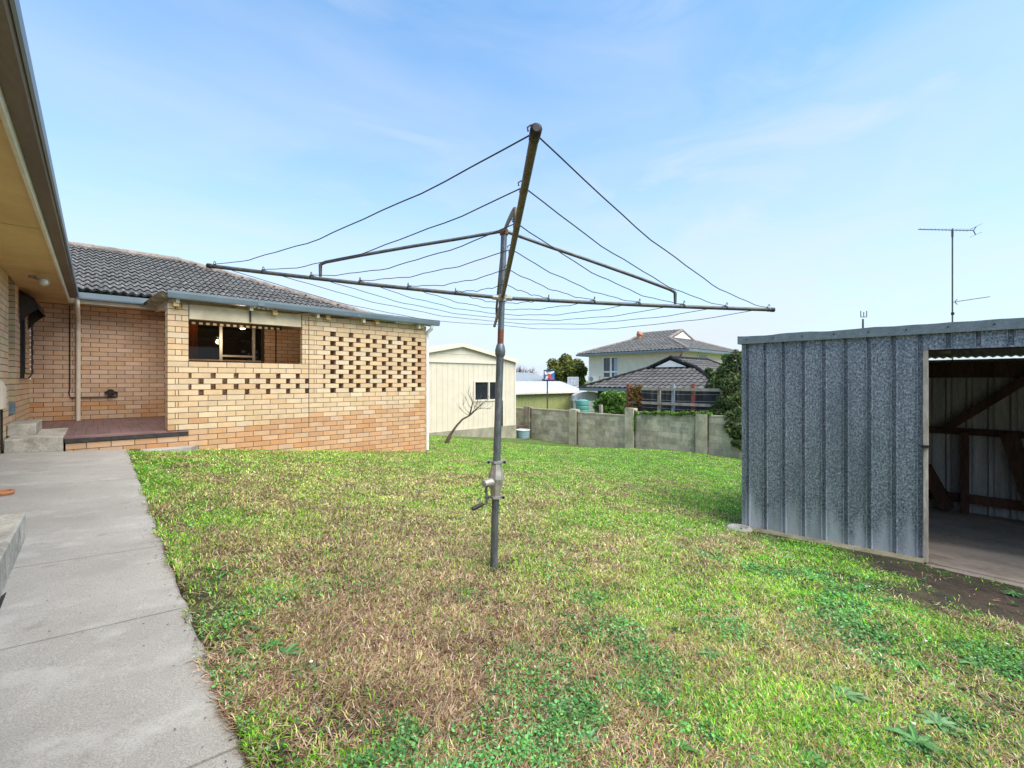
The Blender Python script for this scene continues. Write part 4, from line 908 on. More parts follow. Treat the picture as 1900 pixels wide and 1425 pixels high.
def branchy(mb, p, d, L_, r, lv, spread=.6, lean=Vector((0, 0, .15))):
    n = 4; pts = [Vector(p)]; dd = Vector(d).normalized()
    for i in range(n): dd = (dd + Vector((random.uniform(-1, 1), random.uniform(-1, 1), random.uniform(-.6, 1))) * .16 + lean * .3).normalized(); pts.append(pts[-1] + dd * L_ / n)
    mb.tube(pts, [r * (1 - .5 * i / n) for i in range(n + 1)], 6)
    if lv > 0:
        for k in range(3 if lv > 1 else 4):
            q = pts[random.choice((2, 3, 4))]; nd_ = (dd + Vector((random.uniform(-1, 1), random.uniform(-1, 1), random.uniform(-.4, .9))) * spread).normalized()
            branchy(mb, q, nd_, L_ * random.uniform(.5, .8), r * .5, lv - 1, spread, lean)
# small bare leaning tree by the cream garage
p = hit(829, 823); dz_ = dep(*p); fxp = lambda x, y, dd=0: cw((x - 950) / F * (dz_ + dd), dz_ + dd, (705 - y) / F * (dz_ + dd))
bt = thing('bare_sapling', (p[0], p[1], float(gz(*p))), "small leafless tree leaning right in front of the cream garage", 'tree')
pts = [fxp(827, 826), fxp(832, 814), fxp(838, 803), fxp(847, 790), fxp(858, 778), fxp(871, 771)]
mb = MB(); mb.tube(pts, [.065, .052, .036, .028, .024, .021], 10); mb.build('trunk', M['bark'], bt, True)
mb = MB(); random.seed(21)
mb.tube([fxp(871, 771), fxp(874, 760), fxp(877, 746)], [.024, .02, .012], 8); mb.tube([fxp(871, 771), fxp(882, 761), fxp(897, 746)], [.024, .018, .008], 8)
for q, dx, dy in ((fxp(872, 768), -1, .9), (fxp(871, 771), -1, .3), (fxp(874, 758), -.7, 1), (fxp(876, 765), .6, 1), (fxp(884, 759), .2, 1), (fxp(888, 755), 1, .3), (fxp(880, 762), 1, .2), (fxp(877, 748), -.4, 1), (fxp(890, 752), .1, 1), (fxp(882, 760), -.2, 1), (fxp(886, 757), .4, -.1)):
    branchy(mb, q, R3 * dx + Vector((0, 0, dy)), .30, .0075, 1, .8)
mb.build('branches', M['bark_dark'], bt)
def tree(name, x, y, Z, wpx, ytop, ybot, cols, label, cat='tree', n=9000, size=.12, clumps=26, sq=.6, trunk=True, seed=1, group=None, asp=.5):
    random.seed(seed); c0 = cw((x - 950) / F * Z, Z, 0); g = float(gz(c0.x, c0.y)); w = wpx / F * Z / 2; zt = EZ + (705 - ytop) / F * Z; zb_ = EZ + (705 - ybot) / F * Z; h = (zt - zb_) / 2; zc = (zt + zb_) / 2
    t_ = thing(name, (c0.x, c0.y, g), label, cat, group); C = []
    for k in range(clumps):
        for _ in range(30):
            a, b, c = random.uniform(-1, 1), random.uniform(-1, 1), random.uniform(-1, 1)
            if a * a + b * b + c * c < 1: break
        rr_ = random.uniform(.20, .36); f_ = 1 - rr_ * .8; q = c0 + R3 * a * w * f_ + F3 * b * w * f_ * .8; C.append((q.x, q.y, zc + c * h * f_, w * rr_, w * rr_, h * rr_ * 1.05))
    leaf_mesh('crown', M['leaf'], C, n, size, cols, t_, asp=asp)
    if trunk:
        mb = MB(); mb.tube([(c0.x, c0.y, g - .1), (c0.x + .05, c0.y, (g + zc) / 2), (c0.x, c0.y, zc)], [w * .09, w * .07, w * .05], 8)
        for k in range(7): q = C[k]; mb.tube([(c0.x, c0.y, zb_ + (zc - zb_) * random.random()), q[:3]], [w * .035, w * .012], 5)
        mb.build('trunk', M['bark_dark'], t_)
    return t_
tree('evergreen_tree', 1046, 690, 38, 88, 654, 735, GY + GD[:2], "bushy yellow-green evergreen tree behind the basketball hoops", n=16000, size=.13, clumps=42, seed=3)
tree('shrub', 1131, 745, 17.3, 76, 716, 800, GB_, "bright green leafy shrub above the block wall beside the teal tank", 'shrub', n=5200, size=.085, clumps=30, seed=5, asp=.42)
# big overhanging bush at the shed corner
random.seed(9); bu = thing('overhanging_bush', (13.3, 5.0, float(gz(13.3, 5))), "large dark green bush with yellowing leaves hanging over the wall beside the galvanised shed", 'bush')
C = []
for x, y, rp, Z in ((1352, 690, 20, 14.2), (1375, 680, 24, 14), (1335, 712, 22, 14.3), (1362, 715, 24, 13.6), (1385, 715, 26, 13.6), (1345, 745, 17, 13.6), (1368, 745, 20, 13.0), (1325, 700, 12, 14.5), (1340, 770, 12, 13.2), (1360, 775, 16, 12.6), (1378, 770, 18, 12.5),
                    (1352, 795, 9, 12.5), (1366, 803, 13, 12.4), (1381, 800, 16, 12.3), (1363, 822, 7, 12.3), (1376, 828, 9, 12.2), (1400, 760, 30, 13.3), (1410, 700, 26, 14), (1348, 665, 9, 14.2), (1366, 658, 10, 14.), (1318, 724, 12, 14.6), (1330, 758, 14, 13.9), (1315, 688, 7, 14.4), (1352, 700, 28, 14.6)):
    q = cw((x - 950) / F * Z, Z, (705 - y) / F * Z); r_ = rp / F * Z; C.append((q.x, q.y, q.z, r_, r_, r_))
leaf_mesh('crown', M['leaf'], C, 13000, .062, GD + GD + [(.12, .17, .03), (.19, .18, .03), (.07, .11, .04)], bu, asp=.36)
mb = MB(); mb.tube([(13.3, 5.0, EZ - 2.6), (13.35, 5.05, EZ - 1.2), C[4][:3]], [.07, .06, .03], 8)
for q in C[:20]: mb.tube([(13.3, 5.0, EZ - 1.3 + .3 * random.random()), q[:3]], [.02, .007], 5)
mb.build('trunk', M['bark_dark'], bu)
# creeping vine along the top of the wall
C = []
for x in range(1176, 1320, 5):
    if 1190 < x < 1196: continue
    Z = 1142 * (FU + .02) / (x - 179); yt = 768 + (x - 1176) * .012 - random.uniform(1, 4.5); q = cw((x - 950) / F * Z, Z, (705 - yt) / F * Z); C.append((q.x, q.y, q.z, .10, .09, random.uniform(.035, .07)))
for y in range(772, 800, 5):
    Z = 1142 * (FU - .03) / (1177.5 - 179); q = cw((1177.5 - 950) / F * Z, Z, (705 - y) / F * Z); C.append((q.x - .03, q.y, q.z, .03, .05, .045))
vn = leaf_mesh('creeping_vine', M['leaf'], C, 2000, .042, [(.15, .30, .04), (.11, .24, .03), (.20, .33, .06)])
b0 = (FU, on_u(1245, FU), EZ - .95); top(vn, b0); tag(vn, "bright green creeper trailing along the top of the block wall", 'creeper')
# orange creeper on aviary post
C = []; random.seed(4)
for k in range(26):
    x, y, Z = random.uniform(1166, 1192), random.uniform(716, 755), 15.9
    q = cw((x - 950) / F * Z, Z, (705 - y) / F * Z); C.append((q.x, q.y, q.z, .09, .09, .09))
vn = leaf_mesh('autumn_creeper', M['leaf'], C, 800, .05, [(.30, .10, .03), (.22, .12, .04), (.25, .17, .04), (.12, .12, .03)])
q = cw((1178 - 950) / F * 15.9, 15.9, -1); top(vn, (q.x, q.y, EZ - 2.5)); tag(vn, "orange-leaved autumn creeper on the red corner post", 'creeper')
# far bare tree
random.seed(5); p = cw((973 - 950) / F * 46, 46, 0); ft = thing('bare_tree', (p.x, p.y, float(gz(p.x, p.y))), "distant bare-branched tree above the grey shed roof", 'tree')
mb = MB(); mb.tube([(p.x, p.y, -1.5), (p.x, p.y, EZ - .3)], [.25, .16], 8); mb.build('trunk', M['bark'], ft)
mb = MB()
for k in range(34):
    a = random.uniform(0, 6.28); branchy(mb, (p.x, p.y, EZ - .5 + .4 * random.random()), (math.cos(a) * .9, math.sin(a) * .9, random.uniform(.25, 1.1)), .95, .04, 2, .7)
mb.build('branches', M['bark'], ft)
# ---------------------------------------------------------------- neighbours
def hcap(mb, a, b): caps(mb, a, b, .11, .5)
def dutch(root, ue0, ue1, ve0, ve1, ze, pitch, inset, axis, tmat, rollw=.30):
    """Dutch-gable roof on the rectangle; ridge along axis ('u' or 'v'); inset = plan distance of the gablets."""
    tp_ = math.tan(pitch); mb = MB(); cp = MB(); gb = MB()
    if axis == 'v':
        run = (ue1 - ue0) / 2; zr_ = ze + run * tp_; ur = (ue0 + ue1) / 2
        wf = lambda d: (min(d, inset), (ve1 - ve0) - min(d, inset))
        tile_slope(mb, (ue0, ve0, ze), (ue0, ve1, ze), (1, 0, 0), wf, run, pitch, rollw, .36, .022, step=rollw / 5)
        tile_slope(mb, (ue1, ve1, ze), (ue1, ve0, ze), (-1, 0, 0), wf, run, pitch, rollw, .36, .022, step=rollw / 5)
        wg = lambda d: (d, (ue1 - ue0) - d)
        tile_slope(mb, (ue1, ve0, ze), (ue0, ve0, ze), (0, 1, 0), wg, inset, pitch, rollw, .36, .022, step=rollw / 5)
        tile_slope(mb, (ue0, ve1, ze), (ue1, ve1, ze), (0, -1, 0), wg, inset, pitch, rollw, .36, .022, step=rollw / 5)
        zg = ze + inset * tp_
        for vv, s in ((ve0 + inset, -1), (ve1 - inset, 1)):
            gb.prism([(ue0 + inset + .5, zg + .06), (ue1 - inset - .5, zg + .06), (ur, zr_ - .12)], 1, vv + .05 * s - .02, vv + .05 * s + .02)
            hcap(cp, (ue0 + inset, vv, zg), (ur, vv, zr_)); hcap(cp, (ue1 - inset, vv, zg), (ur, vv, zr_))
        hcap(cp, (ur, ve0 + inset, zr_), (ur, ve1 - inset, zr_))
        for a, b, c, d in ((ue0, ve0, ue0 + inset, ve0 + inset), (ue1, ve0, ue1 - inset, ve0 + inset), (ue0, ve1, ue0 + inset, ve1 - inset), (ue1, ve1, ue1 - inset, ve1 - inset)): hcap(cp, (a, b, ze), (c, d, zg))
    else:
        run = (ve1 - ve0) / 2; zr_ = ze + run * tp_; vr = (ve0 + ve1) / 2; wf = lambda d: (min(d, inset), (ue1 - ue0) - min(d, inset))
        tile_slope(mb, (ue1, ve0, ze), (ue0, ve0, ze), (0, 1, 0), wf, run, pitch, rollw, .36, .022, step=rollw / 5)
        tile_slope(mb, (ue0, ve1, ze), (ue1, ve1, ze), (0, -1, 0), wf, run, pitch, rollw, .36, .022, step=rollw / 5)
        wg = lambda d: (d, (ve1 - ve0) - d)
        tile_slope(mb, (ue0, ve0, ze), (ue0, ve1, ze), (1, 0, 0), wg, inset, pitch, rollw, .36, .022, step=rollw / 5)
        tile_slope(mb, (ue1, ve1, ze), (ue1, ve0, ze), (-1, 0, 0), wg, inset, pitch, rollw, .36, .022, step=rollw / 5)
        zg = ze + inset * tp_
        for uu_, s in ((ue0 + inset, -1), (ue1 - inset, 1)):
            gb.prism([(ve0 + inset + .45, zg + .06), (ve1 - inset - .45, zg + .06), (vr, zr_ - .12)], 0, uu_ + .05 * s - .02, uu_ + .05 * s + .02)
            hcap(cp, (uu_, ve0 + inset, zg), (uu_, vr, zr_)); hcap(cp, (uu_, ve1 - inset, zg), (uu_, vr, zr_))
        hcap(cp, (ue0 + inset, vr, zr_), (ue1 - inset, vr, zr_))
        for a, b, c, d in ((ue0, ve0, ue0 + inset, ve0 + inset), (ue0, ve1, ue0 + inset, ve1 - inset), (ue1, ve0, ue1 - inset, ve0 + inset), (ue1, ve1, ue1 - inset, ve1 - inset)): hcap(cp, (a, b, ze), (c, d, zg))
    r = mb.build('roof', tmat, root); cp.build('ridge_capping', M['ridge'] if tmat is M['tile'] else tmat, r); gb.build('gablet', M['white'], r)
    f = MB(); g_ = .12
    f.box(ue0 - .1, ue1 + .1, ve0 - .1, ve0 + .03, ze - .16, ze - .01); f.box(ue0 - .1, ue1 + .1, ve1 - .03, ve1 + .1, ze - .16, ze - .01); f.box(ue0 - .1, ue0 + .03, ve0 + .031, ve1 - .031, ze - .16, ze - .01); f.box(ue1 - .03, ue1 + .1, ve0 + .031, ve1 - .031, ze - .16, ze - .01)
    f.build('gutter', M['gutter'], root)
    f = MB(); f.box(ue0 + .05, ue1 - .05, ve0 + .05, ve1 - .05, ze - .13, ze - .10); f.build('soffit', M['white'], root)
h2 = thing('two_storey_house', (33, 18.6, .0), "two-storey cream weatherboard house with dark tiled hip roof beyond the wall", 'house')
dutch(h2, 28.3, 37.9, 14.0, 23.2, EZ + 2.05, math.radians(20), 2.9, 'v', M['tile'])
w0, w1 = 28.95, 37.2; wv0, wv1 = 14.7, 22.55
ww = [on_u(x, w0) for x in (1148, 1119)]; zw = lambda y: EZ + (705 - y) / F * dep(w0, sum(ww) / 2)
mb = MB(); zz = -2.0; zt = EZ + 1.93
wz = (zw(702), zw(662))
while zz < zt:
    z1_ = min(zz + .21, zt); inw = (zz + .1 > wz[0] and zz + .1 < wz[1])
    for a, b in (((wv0, ww[0]), (ww[1], wv1)) if inw else ((wv0, wv1),)):
        mb.add([(w0 - .022, a, zz), (w0 - .022, b, zz), (w0, b, z1_), (w0, a, z1_), (w0 + .05, b, zz), (w0 + .05, a, zz)], [(0, 1, 2, 3), (0, 5, 4, 1)])
    mb.add([(w0, wv0 - .022, zz), (w1, wv0 - .022, zz), (w1, wv0, z1_), (w0, wv0, z1_), (w1, wv0 + .05, zz), (w0, wv0 + .05, zz)], [(0, 1, 2, 3), (0, 5, 4, 1)])
    zz += .21
mb.box(w0 + .06, w1, wv0 + .06, wv1, -2, zt - .01); mb.build('wall', M['board'], h2)
mb = MB(); mb.box(w0 - .03, w0 + .0, wv1 - .1, wv1 + .02, -2, zt); mb.box(w0 - .035, w0 - .0, wv0 - .02, wv0 + .1, -2, zt); mb.build('corner_trim', M['white'], h2)
mb = MB(); mb.box(w0 + .03, w0 + .045, ww[0], ww[1], wz[0], wz[1]); wn = mb.build('window', M['winblue'], h2); wn['label'] = "tall four-pane window with pale curtain"
mb = MB(); mid = ww[0] + (ww[1] - ww[0]) * .48; zm = zw(690)
for a, b, c, d in ((ww[0], ww[1], wz[0], wz[0] + .1), (ww[0], ww[1], wz[1] - .08, wz[1]), (ww[0], ww[0] + .08, wz[0] + .1, wz[1] - .08), (ww[1] - .08, ww[1], wz[0] + .1, wz[1] - .08), (mid - .08, mid + .08, wz[0] + .1, wz[1] - .08), (ww[0] + .08, mid - .08, zm - .06, zm + .06), (mid + .08, ww[1] - .08, zm - .06, zm + .06)): mb.box(w0 - .05, w0 + .028, a, b, c, d)
mb.build('frame', M['white'], wn)
mb = MB(); mb.box(w0 + .018, w0 + .029, ww[0] + .1, mid - .25, wz[0] + .1, wz[1] - .1); mb.build('curtain', M['curtain'], wn)
a, b = on_v(1295, wv0), on_v(1311, wv0); mb = MB(); zc1, zc0 = zat(657.5, a, wv0), zat(668, a, wv0)
mb.box(a, b, wv0 - .04, wv0 - .03, zc0, zc1); w2 = mb.build('window', M['curtain'], h2); mb = MB(); mb.box(a - .1, b + .1, wv0 - .06, wv0 - .041, zc0 - .1, zc0); mb.box(a - .1, b + .1, wv0 - .06, wv0 - .041, zc1, zc1 + .08)
mb.box(a - .1, a, wv0 - .06, wv0 - .041, zc0, zc1); mb.box(b, b + .1, wv0 - .06, wv0 - .041, zc0, zc1); mb.build('frame', M['white'], w2)
mb = MB(); x = on_u(1280, w0 - .1); mb.tube([(28.2, wv0 - .3, EZ + 1.9), (28.2, wv0 - .3, EZ + 1.7), (w0 - .06, wv0 + .3, EZ + 1.5), (w0 - .06, wv0 + .3, -1)], .05, 8); mb.build('downpipe', M['redpost'], h2)
v_ = on_u(1105, w0); mb = MB(); mb.box(w0 - .42, w0 - .06, v_ - .38, v_ + .42, zw(709), zw(697.5)); ac = mb.build('air_conditioner', M['white'], h2); mb = MB(); mb.tube([(w0 - .43, v_ + .1, zw(703)), (w0 - .435, v_ + .1, zw(703))], .19, 18); mb.build('fan_grille', M['greyroof'], ac)
vch = on_u(1186, 31.6); zc = EZ + (705 - 617) / F * dep(31.6, vch); mb = MB(); mb.box(31.45, 31.75, vch - .12, vch + .12, zc - .9, zc - .18); mb.prism([(vch - .2, zc - .18), (vch + .16, zc - .18), (vch + .02, zc + .12)], 0, 31.4, 31.8); mb.build('chimney', M['terra'], h2)
# lower tiled house
h1 = thing('tiled_bungalow', (22, 11.5, -1.3), "low house with brown tiled hip roof in front of the two-storey house", 'house')
dutch(h1, 19.0, 28.0, 7.8, 15.3, EZ - .40, P22, 2.46, 'u', M['tile_dark'])
mb = MB(); mb.box(19.6, 27.9, 8.4, 14.7, -1.9, EZ - .53); mb.build('wall', M['room'], h1)
# shade frame (aviary) behind the wall
AUu = 14.1; av = thing('shade_frame', (AUu, 7.5, -1.4), "open post-and-rail frame hung with dark shade cloth just behind the block wall", 'frame')
za = lambda y, x: EZ + (705 - y) / F * (1142 * AUu / (x - 179))
for x, m_, lab, w_ in ((1166, 'redpost', "red corner post with creeper", .10), (1223, 'greywood', "grey timber post", .09), (1249, 'blue_steel', "blue-grey steel post", .085), (1286, 'redpost', "red post", .09), (1340, 'greywood', None, .09)):
    vv = on_u(x, AUu); mb = MB(); mb.box(AUu - w_ / 2, AUu + w_ / 2, vv - w_ / 2, vv + w_ / 2, -1.4, za(712 if x in (1249, 1286, 1166) else 722, x)); o = mb.build('post', M[m_], av)
    if lab: o['label'] = lab
for y0, nm in ((722, 'top_rail'), (748.5, 'middle_rail')):
    a, b = on_u(1168, AUu), on_u(1375, AUu); mb = MB(); z = za(y0, 1230); mb.box(AUu - .09, AUu - .05, b, a, z - .045, z + .045); mb.build(nm, M['greywood'], av)
a, b = on_u(1172, AUu + .3), on_u(1390, AUu + .3); mb = MB(); n = 60; P = []
for z in (-1.2, za(735, 1230), za(724, 1230)):
    for k in range(n): P.append((AUu + .15 + .03 * math.sin(k * .9) + .02 * math.sin(k * 2.3), a + (b - a) * k / (n - 1), z))
mb.grid(P, n, 3); mb.build('shade_cloth', M['mesh_dark'], av)
for z in (za(729, 1230), za(741, 1230), za(756, 1230)):
    mb = MB(); mb.tube([(AUu - .03, a, z), (AUu - .03, (a + b) / 2, z - .04), (AUu - .03, b, z)], .006, 5); mb.build('wire', M['greyroof'], av)
# timber stub post in the shrub
p = cw((1115 - 950) / F * 16.2, 16.2, 0); mb = MB(); mb.box(p.x - .05, p.x + .05, p.y - .05, p.y + .05, -1.3, EZ + (705 - 751) / F * 16.2)
ob = top(mb.build('timber_stub', M['greywood']), (p.x, p.y, -1.3)); tag(ob, "short pale timber post in front of the bright green shrub", 'post')
# teal tank
p = cw((1080.5 - 950) / F * 20.5, 20.5, 0); mb = MB(); zt = EZ + (705 - 742) / F * 20.5; g0 = float(gz(p.x, p.y)); pr = [(.29, 0)]; k = 0.
while g0 + k < zt - .12: pr += [(.30, k), (.30, k + .10), (.285, k + .12), (.285, k + .15)]; k += .17
pr += [(.30, zt - g0 - .06), (.26, zt - g0 - .02), (.10, zt - g0 + .03), (.05, zt - g0 + .03)]
mb.lathe((p.x, p.y, g0), pr, 28); ob = top(mb.build('water_tank', M['teal'], smooth=False), (p.x, p.y, g0)); tag(ob, "teal ribbed water tank above the wall beside the olive shed", 'tank')
# pale canopy
p = cw((1091 - 950) / F * 24.5, 24.5, 0); zt = EZ + (705 - 726.5) / F * 24.5; mb = MB(); P = []
for k in range(9):
    w = math.pi * k / 8
    P.append((.80 * math.cos(w), .0 + .50 * math.sin(w) ** .6 - .5))
vs_ = [p + R3 * a + Vector((0, 0, zt - EZ - 0 + b)) for a, b in P] + [p + F3 * 1.6 + R3 * a * .95 + Vector((0, 0, zt - EZ + b - .05)) for a, b in P]
mb.add(vs_, [(i, i + 1, 10 + i, 9 + i) for i in range(8)] + [tuple(range(9)), tuple(range(9, 18))[::-1]])
for s in (-.7, .7):
    for q in (0.1, 1.5): a = p + R3 * s + F3 * q; mb.box(a.x - .04, a.x + .04, a.y - .04, a.y + .04, -1.5, zt - .5)
ob = top(mb.build('canopy', M['zinc'], smooth=False), (p.x, p.y, -1.5)); tag(ob, "pale rounded canopy roof showing between the teal tank and the shrub", 'canopy')
# olive shed
OV = 17.2; OU = on_v(1077, OV); zt = EZ + (705 - 727.3) / F * dep(OU, OV)
os_ = thing('olive_shed', (OU - 4, OV, -1.6), "olive-green corrugated shed with pale metal roof behind the block wall", 'shed')
mb = MB(); pts = []; u = OU - 9
while u < OU: pts += [(u, 0), (u + .05, .03), (u + .10, .03), (u + .15, 0), (u + .21, 0)]; u += .21
P = [(a, OV - o, -1.8) for a, o in pts] + [(a, OV - o, zt) for a, o in pts]; mb.grid(P, len(pts), 2); mb.box(OU - .05, OU + .12, OV + .01, OV + 3.9, -1.8, zt); mb.build('wall', M['olive'], os_)
mb = MB(); mb.prism([(OV - .22, zt + .02), (OV + 1.85, EZ - .12), (OV + 3.95, zt + .0), (OV + 3.95, zt + .04), (OV + 1.85, EZ - .08), (OV - .22, zt + .06)], 0, OU - 9.2, OU + .25); rf = mb.build('roof', M['zinc'], os_)
mb = MB()
for k in range(40): u = OU - 9 + k * .24; mb.beam((u, OV - .2, zt + .065), (u, OV + 1.85, EZ - .075), .02, .015)
mb.build('roof_ribs', M['zinc'], rf)
mb = MB(); mb.box(OU - 9.2, OU + .25, OV - .30, OV - .22, zt - .03, zt + .07); mb.build('gutter', M['cladline'], os_)
mb = MB(); mb.tube([(OU + .02, OV - .26, zt), (OU + .02, OV - .26, zt - .15), (OU - .02, OV - .08, zt - .3), (OU - .02, OV - .08, -1.7)], .04, 8); mb.build('downpipe', M['cladline'], os_)
# darker grey shed roof further back
FV = 27.; ua, ub = on_v(940, FV), on_v(1058, FV); z0_ = zat(708, ub, FV); z1_ = EZ + (705 - 692.5) / F * (dep(ub, FV) + 3)
gs = thing('grey_shed', ((ua + ub) / 2, FV, -1.7), "distant grey metal-roofed shed behind the olive shed", 'shed')
mb = MB(); mb.prism([(FV, z0_), (FV + 4, z1_), (FV + 8, z0_), (FV + 8, z0_ + .05), (FV + 4, z1_ + .05), (FV, z0_ + .05)], 0, ua - 4, ub - 1.2); mb.build('roof', M['greyroof'], gs)
mb = MB(); mb.box(ua - 4, ub - 1.4, FV + .1, FV + 7.8, -1.7, z0_ - .02); mb.build('wall', M['greyroof'], gs)
# basketball hoops
def hoop(x, ytop, ybot, xl, xr, Z, blue, label, x2):
    p = cw((x - 950) / F * Z, Z, 0); g = -1.6; t_ = thing('basketball_hoop', (p.x, p.y, g), label, 'basketball hoop')
    zt_, zb_ = EZ + (705 - ytop) / F * Z, EZ + (705 - ybot) / F * Z; mb = MB(); mb.tube([(p.x, p.y, g), (p.x, p.y, zb_ + .1)], .035, 8); mb.tube([Vector((p.x, p.y, zb_)), Vector((p.x, p.y, zb_ + .25)) - F3 * .28], .025, 6); mb.build('pole', M['arm'], t_)
    q = p - F3 * .3; a = q + R3 * ((xl - x) / F * Z); b = q + R3 * ((xr - x) / F * Z)
    mb = MB(); z_ = Vector((0, 0, 1)); 
    def slab(mb, s0, s1, t0, t1, off, th=.02):
        o = F3 * (-off); A = a.lerp(b, s0) + o; B = a.lerp(b, s1) + o; h0 = zb_ + (zt_ - zb_) * t0; h1 = zb_ + (zt_ - zb_) * t1
        vs = [Vector((A.x, A.y, h0)), Vector((B.x, B.y, h0)), Vector((B.x, B.y, h1)), Vector((A.x, A.y, h1))]; mb.add(vs + [v + F3 * th for v in vs], [(0, 1, 2, 3), (7, 6, 5, 4), (0, 4, 5, 1), (1, 5, 6, 2), (2, 6, 7, 3), (3, 7, 4, 0)])
    slab(mb, 0, 1, 0, 1, 0); bd = mb.build('backboard', M['bluepaint'] if blue else M['curtain'], t_)
    mb = MB()
    for s in ((0, 1, .94, 1), (0, 1, 0, .06), (0, .05, .06, .94), (.95, 1, .06, .94)): slab(mb, *s, .012, .01)
    if not blue:
        for s in ((.35, .39, .12, .6), (.61, .65, .12, .6), (.35, .65, .6, .65)): slab(mb, *s, .012, .01)
    mb.build('border', M['black'] if blue else M['white'], bd)
    if blue:
        def quad(mb, pts, off):
            vs = []
            for s, t_v in pts: A = a.lerp(b, s) - F3 * off; vs.append(Vector((A.x, A.y, zb_ + (zt_ - zb_) * t_v)))
            n = len(vs); mb.add(vs + [v + F3 * .006 for v in vs], [tuple(range(n)), tuple(range(n, 2 * n))[::-1]] + [(i, n + i, n + (i + 1) % n, (i + 1) % n) for i in range(n)])
        mb = MB(); quad(mb, [(.08, .92), (.3, .72), (.9, .9), (.93, .78), (.6, .6), (.4, .5), (.08, .6)], .016); quad(mb, [(.1, .1), (.3, .12), (.42, .42), (.25, .45)], .016); mb.build('white_print', M['white'], bd)
        mb = MB(); quad(mb, [(.3, .7), (.55, .62), (.66, .4), (.5, .2), (.36, .36)], .024); mb.build('red_print', M['redpaint'], bd)
    mb = MB(); c = (a + b) / 2 - F3 * .25; n = 14; mb.tube([(c.x + .2 * math.cos(k * 2 * math.pi / n), c.y + .2 * math.sin(k * 2 * math.pi / n), zb_ + .12) for k in range(n + 1)], .012, 5); mb.build('rim', M['redpaint'] if blue else M['black'], t_)
hoop(1015.5, 686.5, 706.5, 1008, 1029, 23, True, "basketball hoop with blue, white and red printed backboard on a thin pole", 0)
hoop(1064, 699.5, 718, 1052, 1072, 31, False, "basketball hoop with pale clear backboard behind the olive shed roof", 0)
# ---------------------------------------------------------------- aerials behind the shed
Z = 15.; p = cw((1767 - 950) / F * Z, Z, 0); an = thing('television_antenna', (p.x, p.y, -.6), "tall television antenna mast with two booms rising behind the galvanised shed", 'antenna')
H = lambda y: EZ + (705 - y) / F * Z
mb = MB(); mb.tube([(p.x, p.y, -.6), (p.x, p.y, H(424))], .021, 8); mb.build('mast', M['arm'], an)
up = Vector((0, 0, 1))
def P_(x, y, dd=0): return cw((x - 950) / F * (Z + dd), Z + dd, (705 - y) / F * (Z + dd))
mb = MB(); A, B = P_(1704, 425.5), P_(1806, 427.5); mb.tube([A, B], .016, 6)
mb.tube([B, P_(1811, 420.5)], .014, 6); mb.tube([B, P_(1810, 436)], .014, 6); mb.tube([P_(1767, 427), P_(1767, 440)], .03, 6); bo = mb.build('boom', M['arm'], an)
ax = (F3 * .8 + R3 * .45).normalized()
mb = MB()
for k in range(15): q = A.lerp(B, .02 + k / 15.5); l_ = .30 + .012 * k; mb.tube([q - ax * l_ * .6 - up * .02, q + ax * l_ * .6 + up * .03], .0045, 5)
for q in (P_(1811, 420.5), P_(1810, 436)): mb.tube([q - ax * .5 - up * .05, q + ax * .5 + up * .06], .005, 5)
mb.build('elements', M['arm'], bo)
mb = MB(); A, B = P_(1768, 560.5), P_(1836, 550.5); mb.tube([A, B], .012, 6); mb.tube([P_(1771, 560), P_(1776, 555)], .012, 5); mb.tube([P_(1771, 560), P_(1776, 565)], .012, 5); bo = mb.build('boom', M['arm'], an)
mb = MB()
for k in range(18): q = A.lerp(B, .1 + k / 19.5); mb.tube([q - ax * .12, q + ax * .12], .004, 5)
mb.build('elements', M['arm'], bo)
mb = MB(); q = P_(1767.5, 582); mb.box(q.x - .04, q.x + .04, q.y - .04, q.y + .04, q.z - .04, q.z + .04); mb.build('junction_box', M['black'], an)
Z = 16.; p = cw((1601 - 950) / F * Z, Z, 0); a2 = thing('fork_antenna', (p.x, p.y, -.6), "small three-pronged aerial poking above the galvanised shed roof", 'antenna')
mb = MB(); mb.tube([(p.x, p.y, -.6), P_(1601, 592)], .03, 8); mb.build('mast', M['arm'], a2)
mb = MB(); mb.tube([P_(1597, 588), P_(1607.5, 588)], .016, 6)
for x, y in ((1597, 577), (1602.5, 579), (1608, 577)): mb.tube([P_(x, 588), P_(x, y)], .014, 6)
mb.build('prongs', M['arm'], a2)
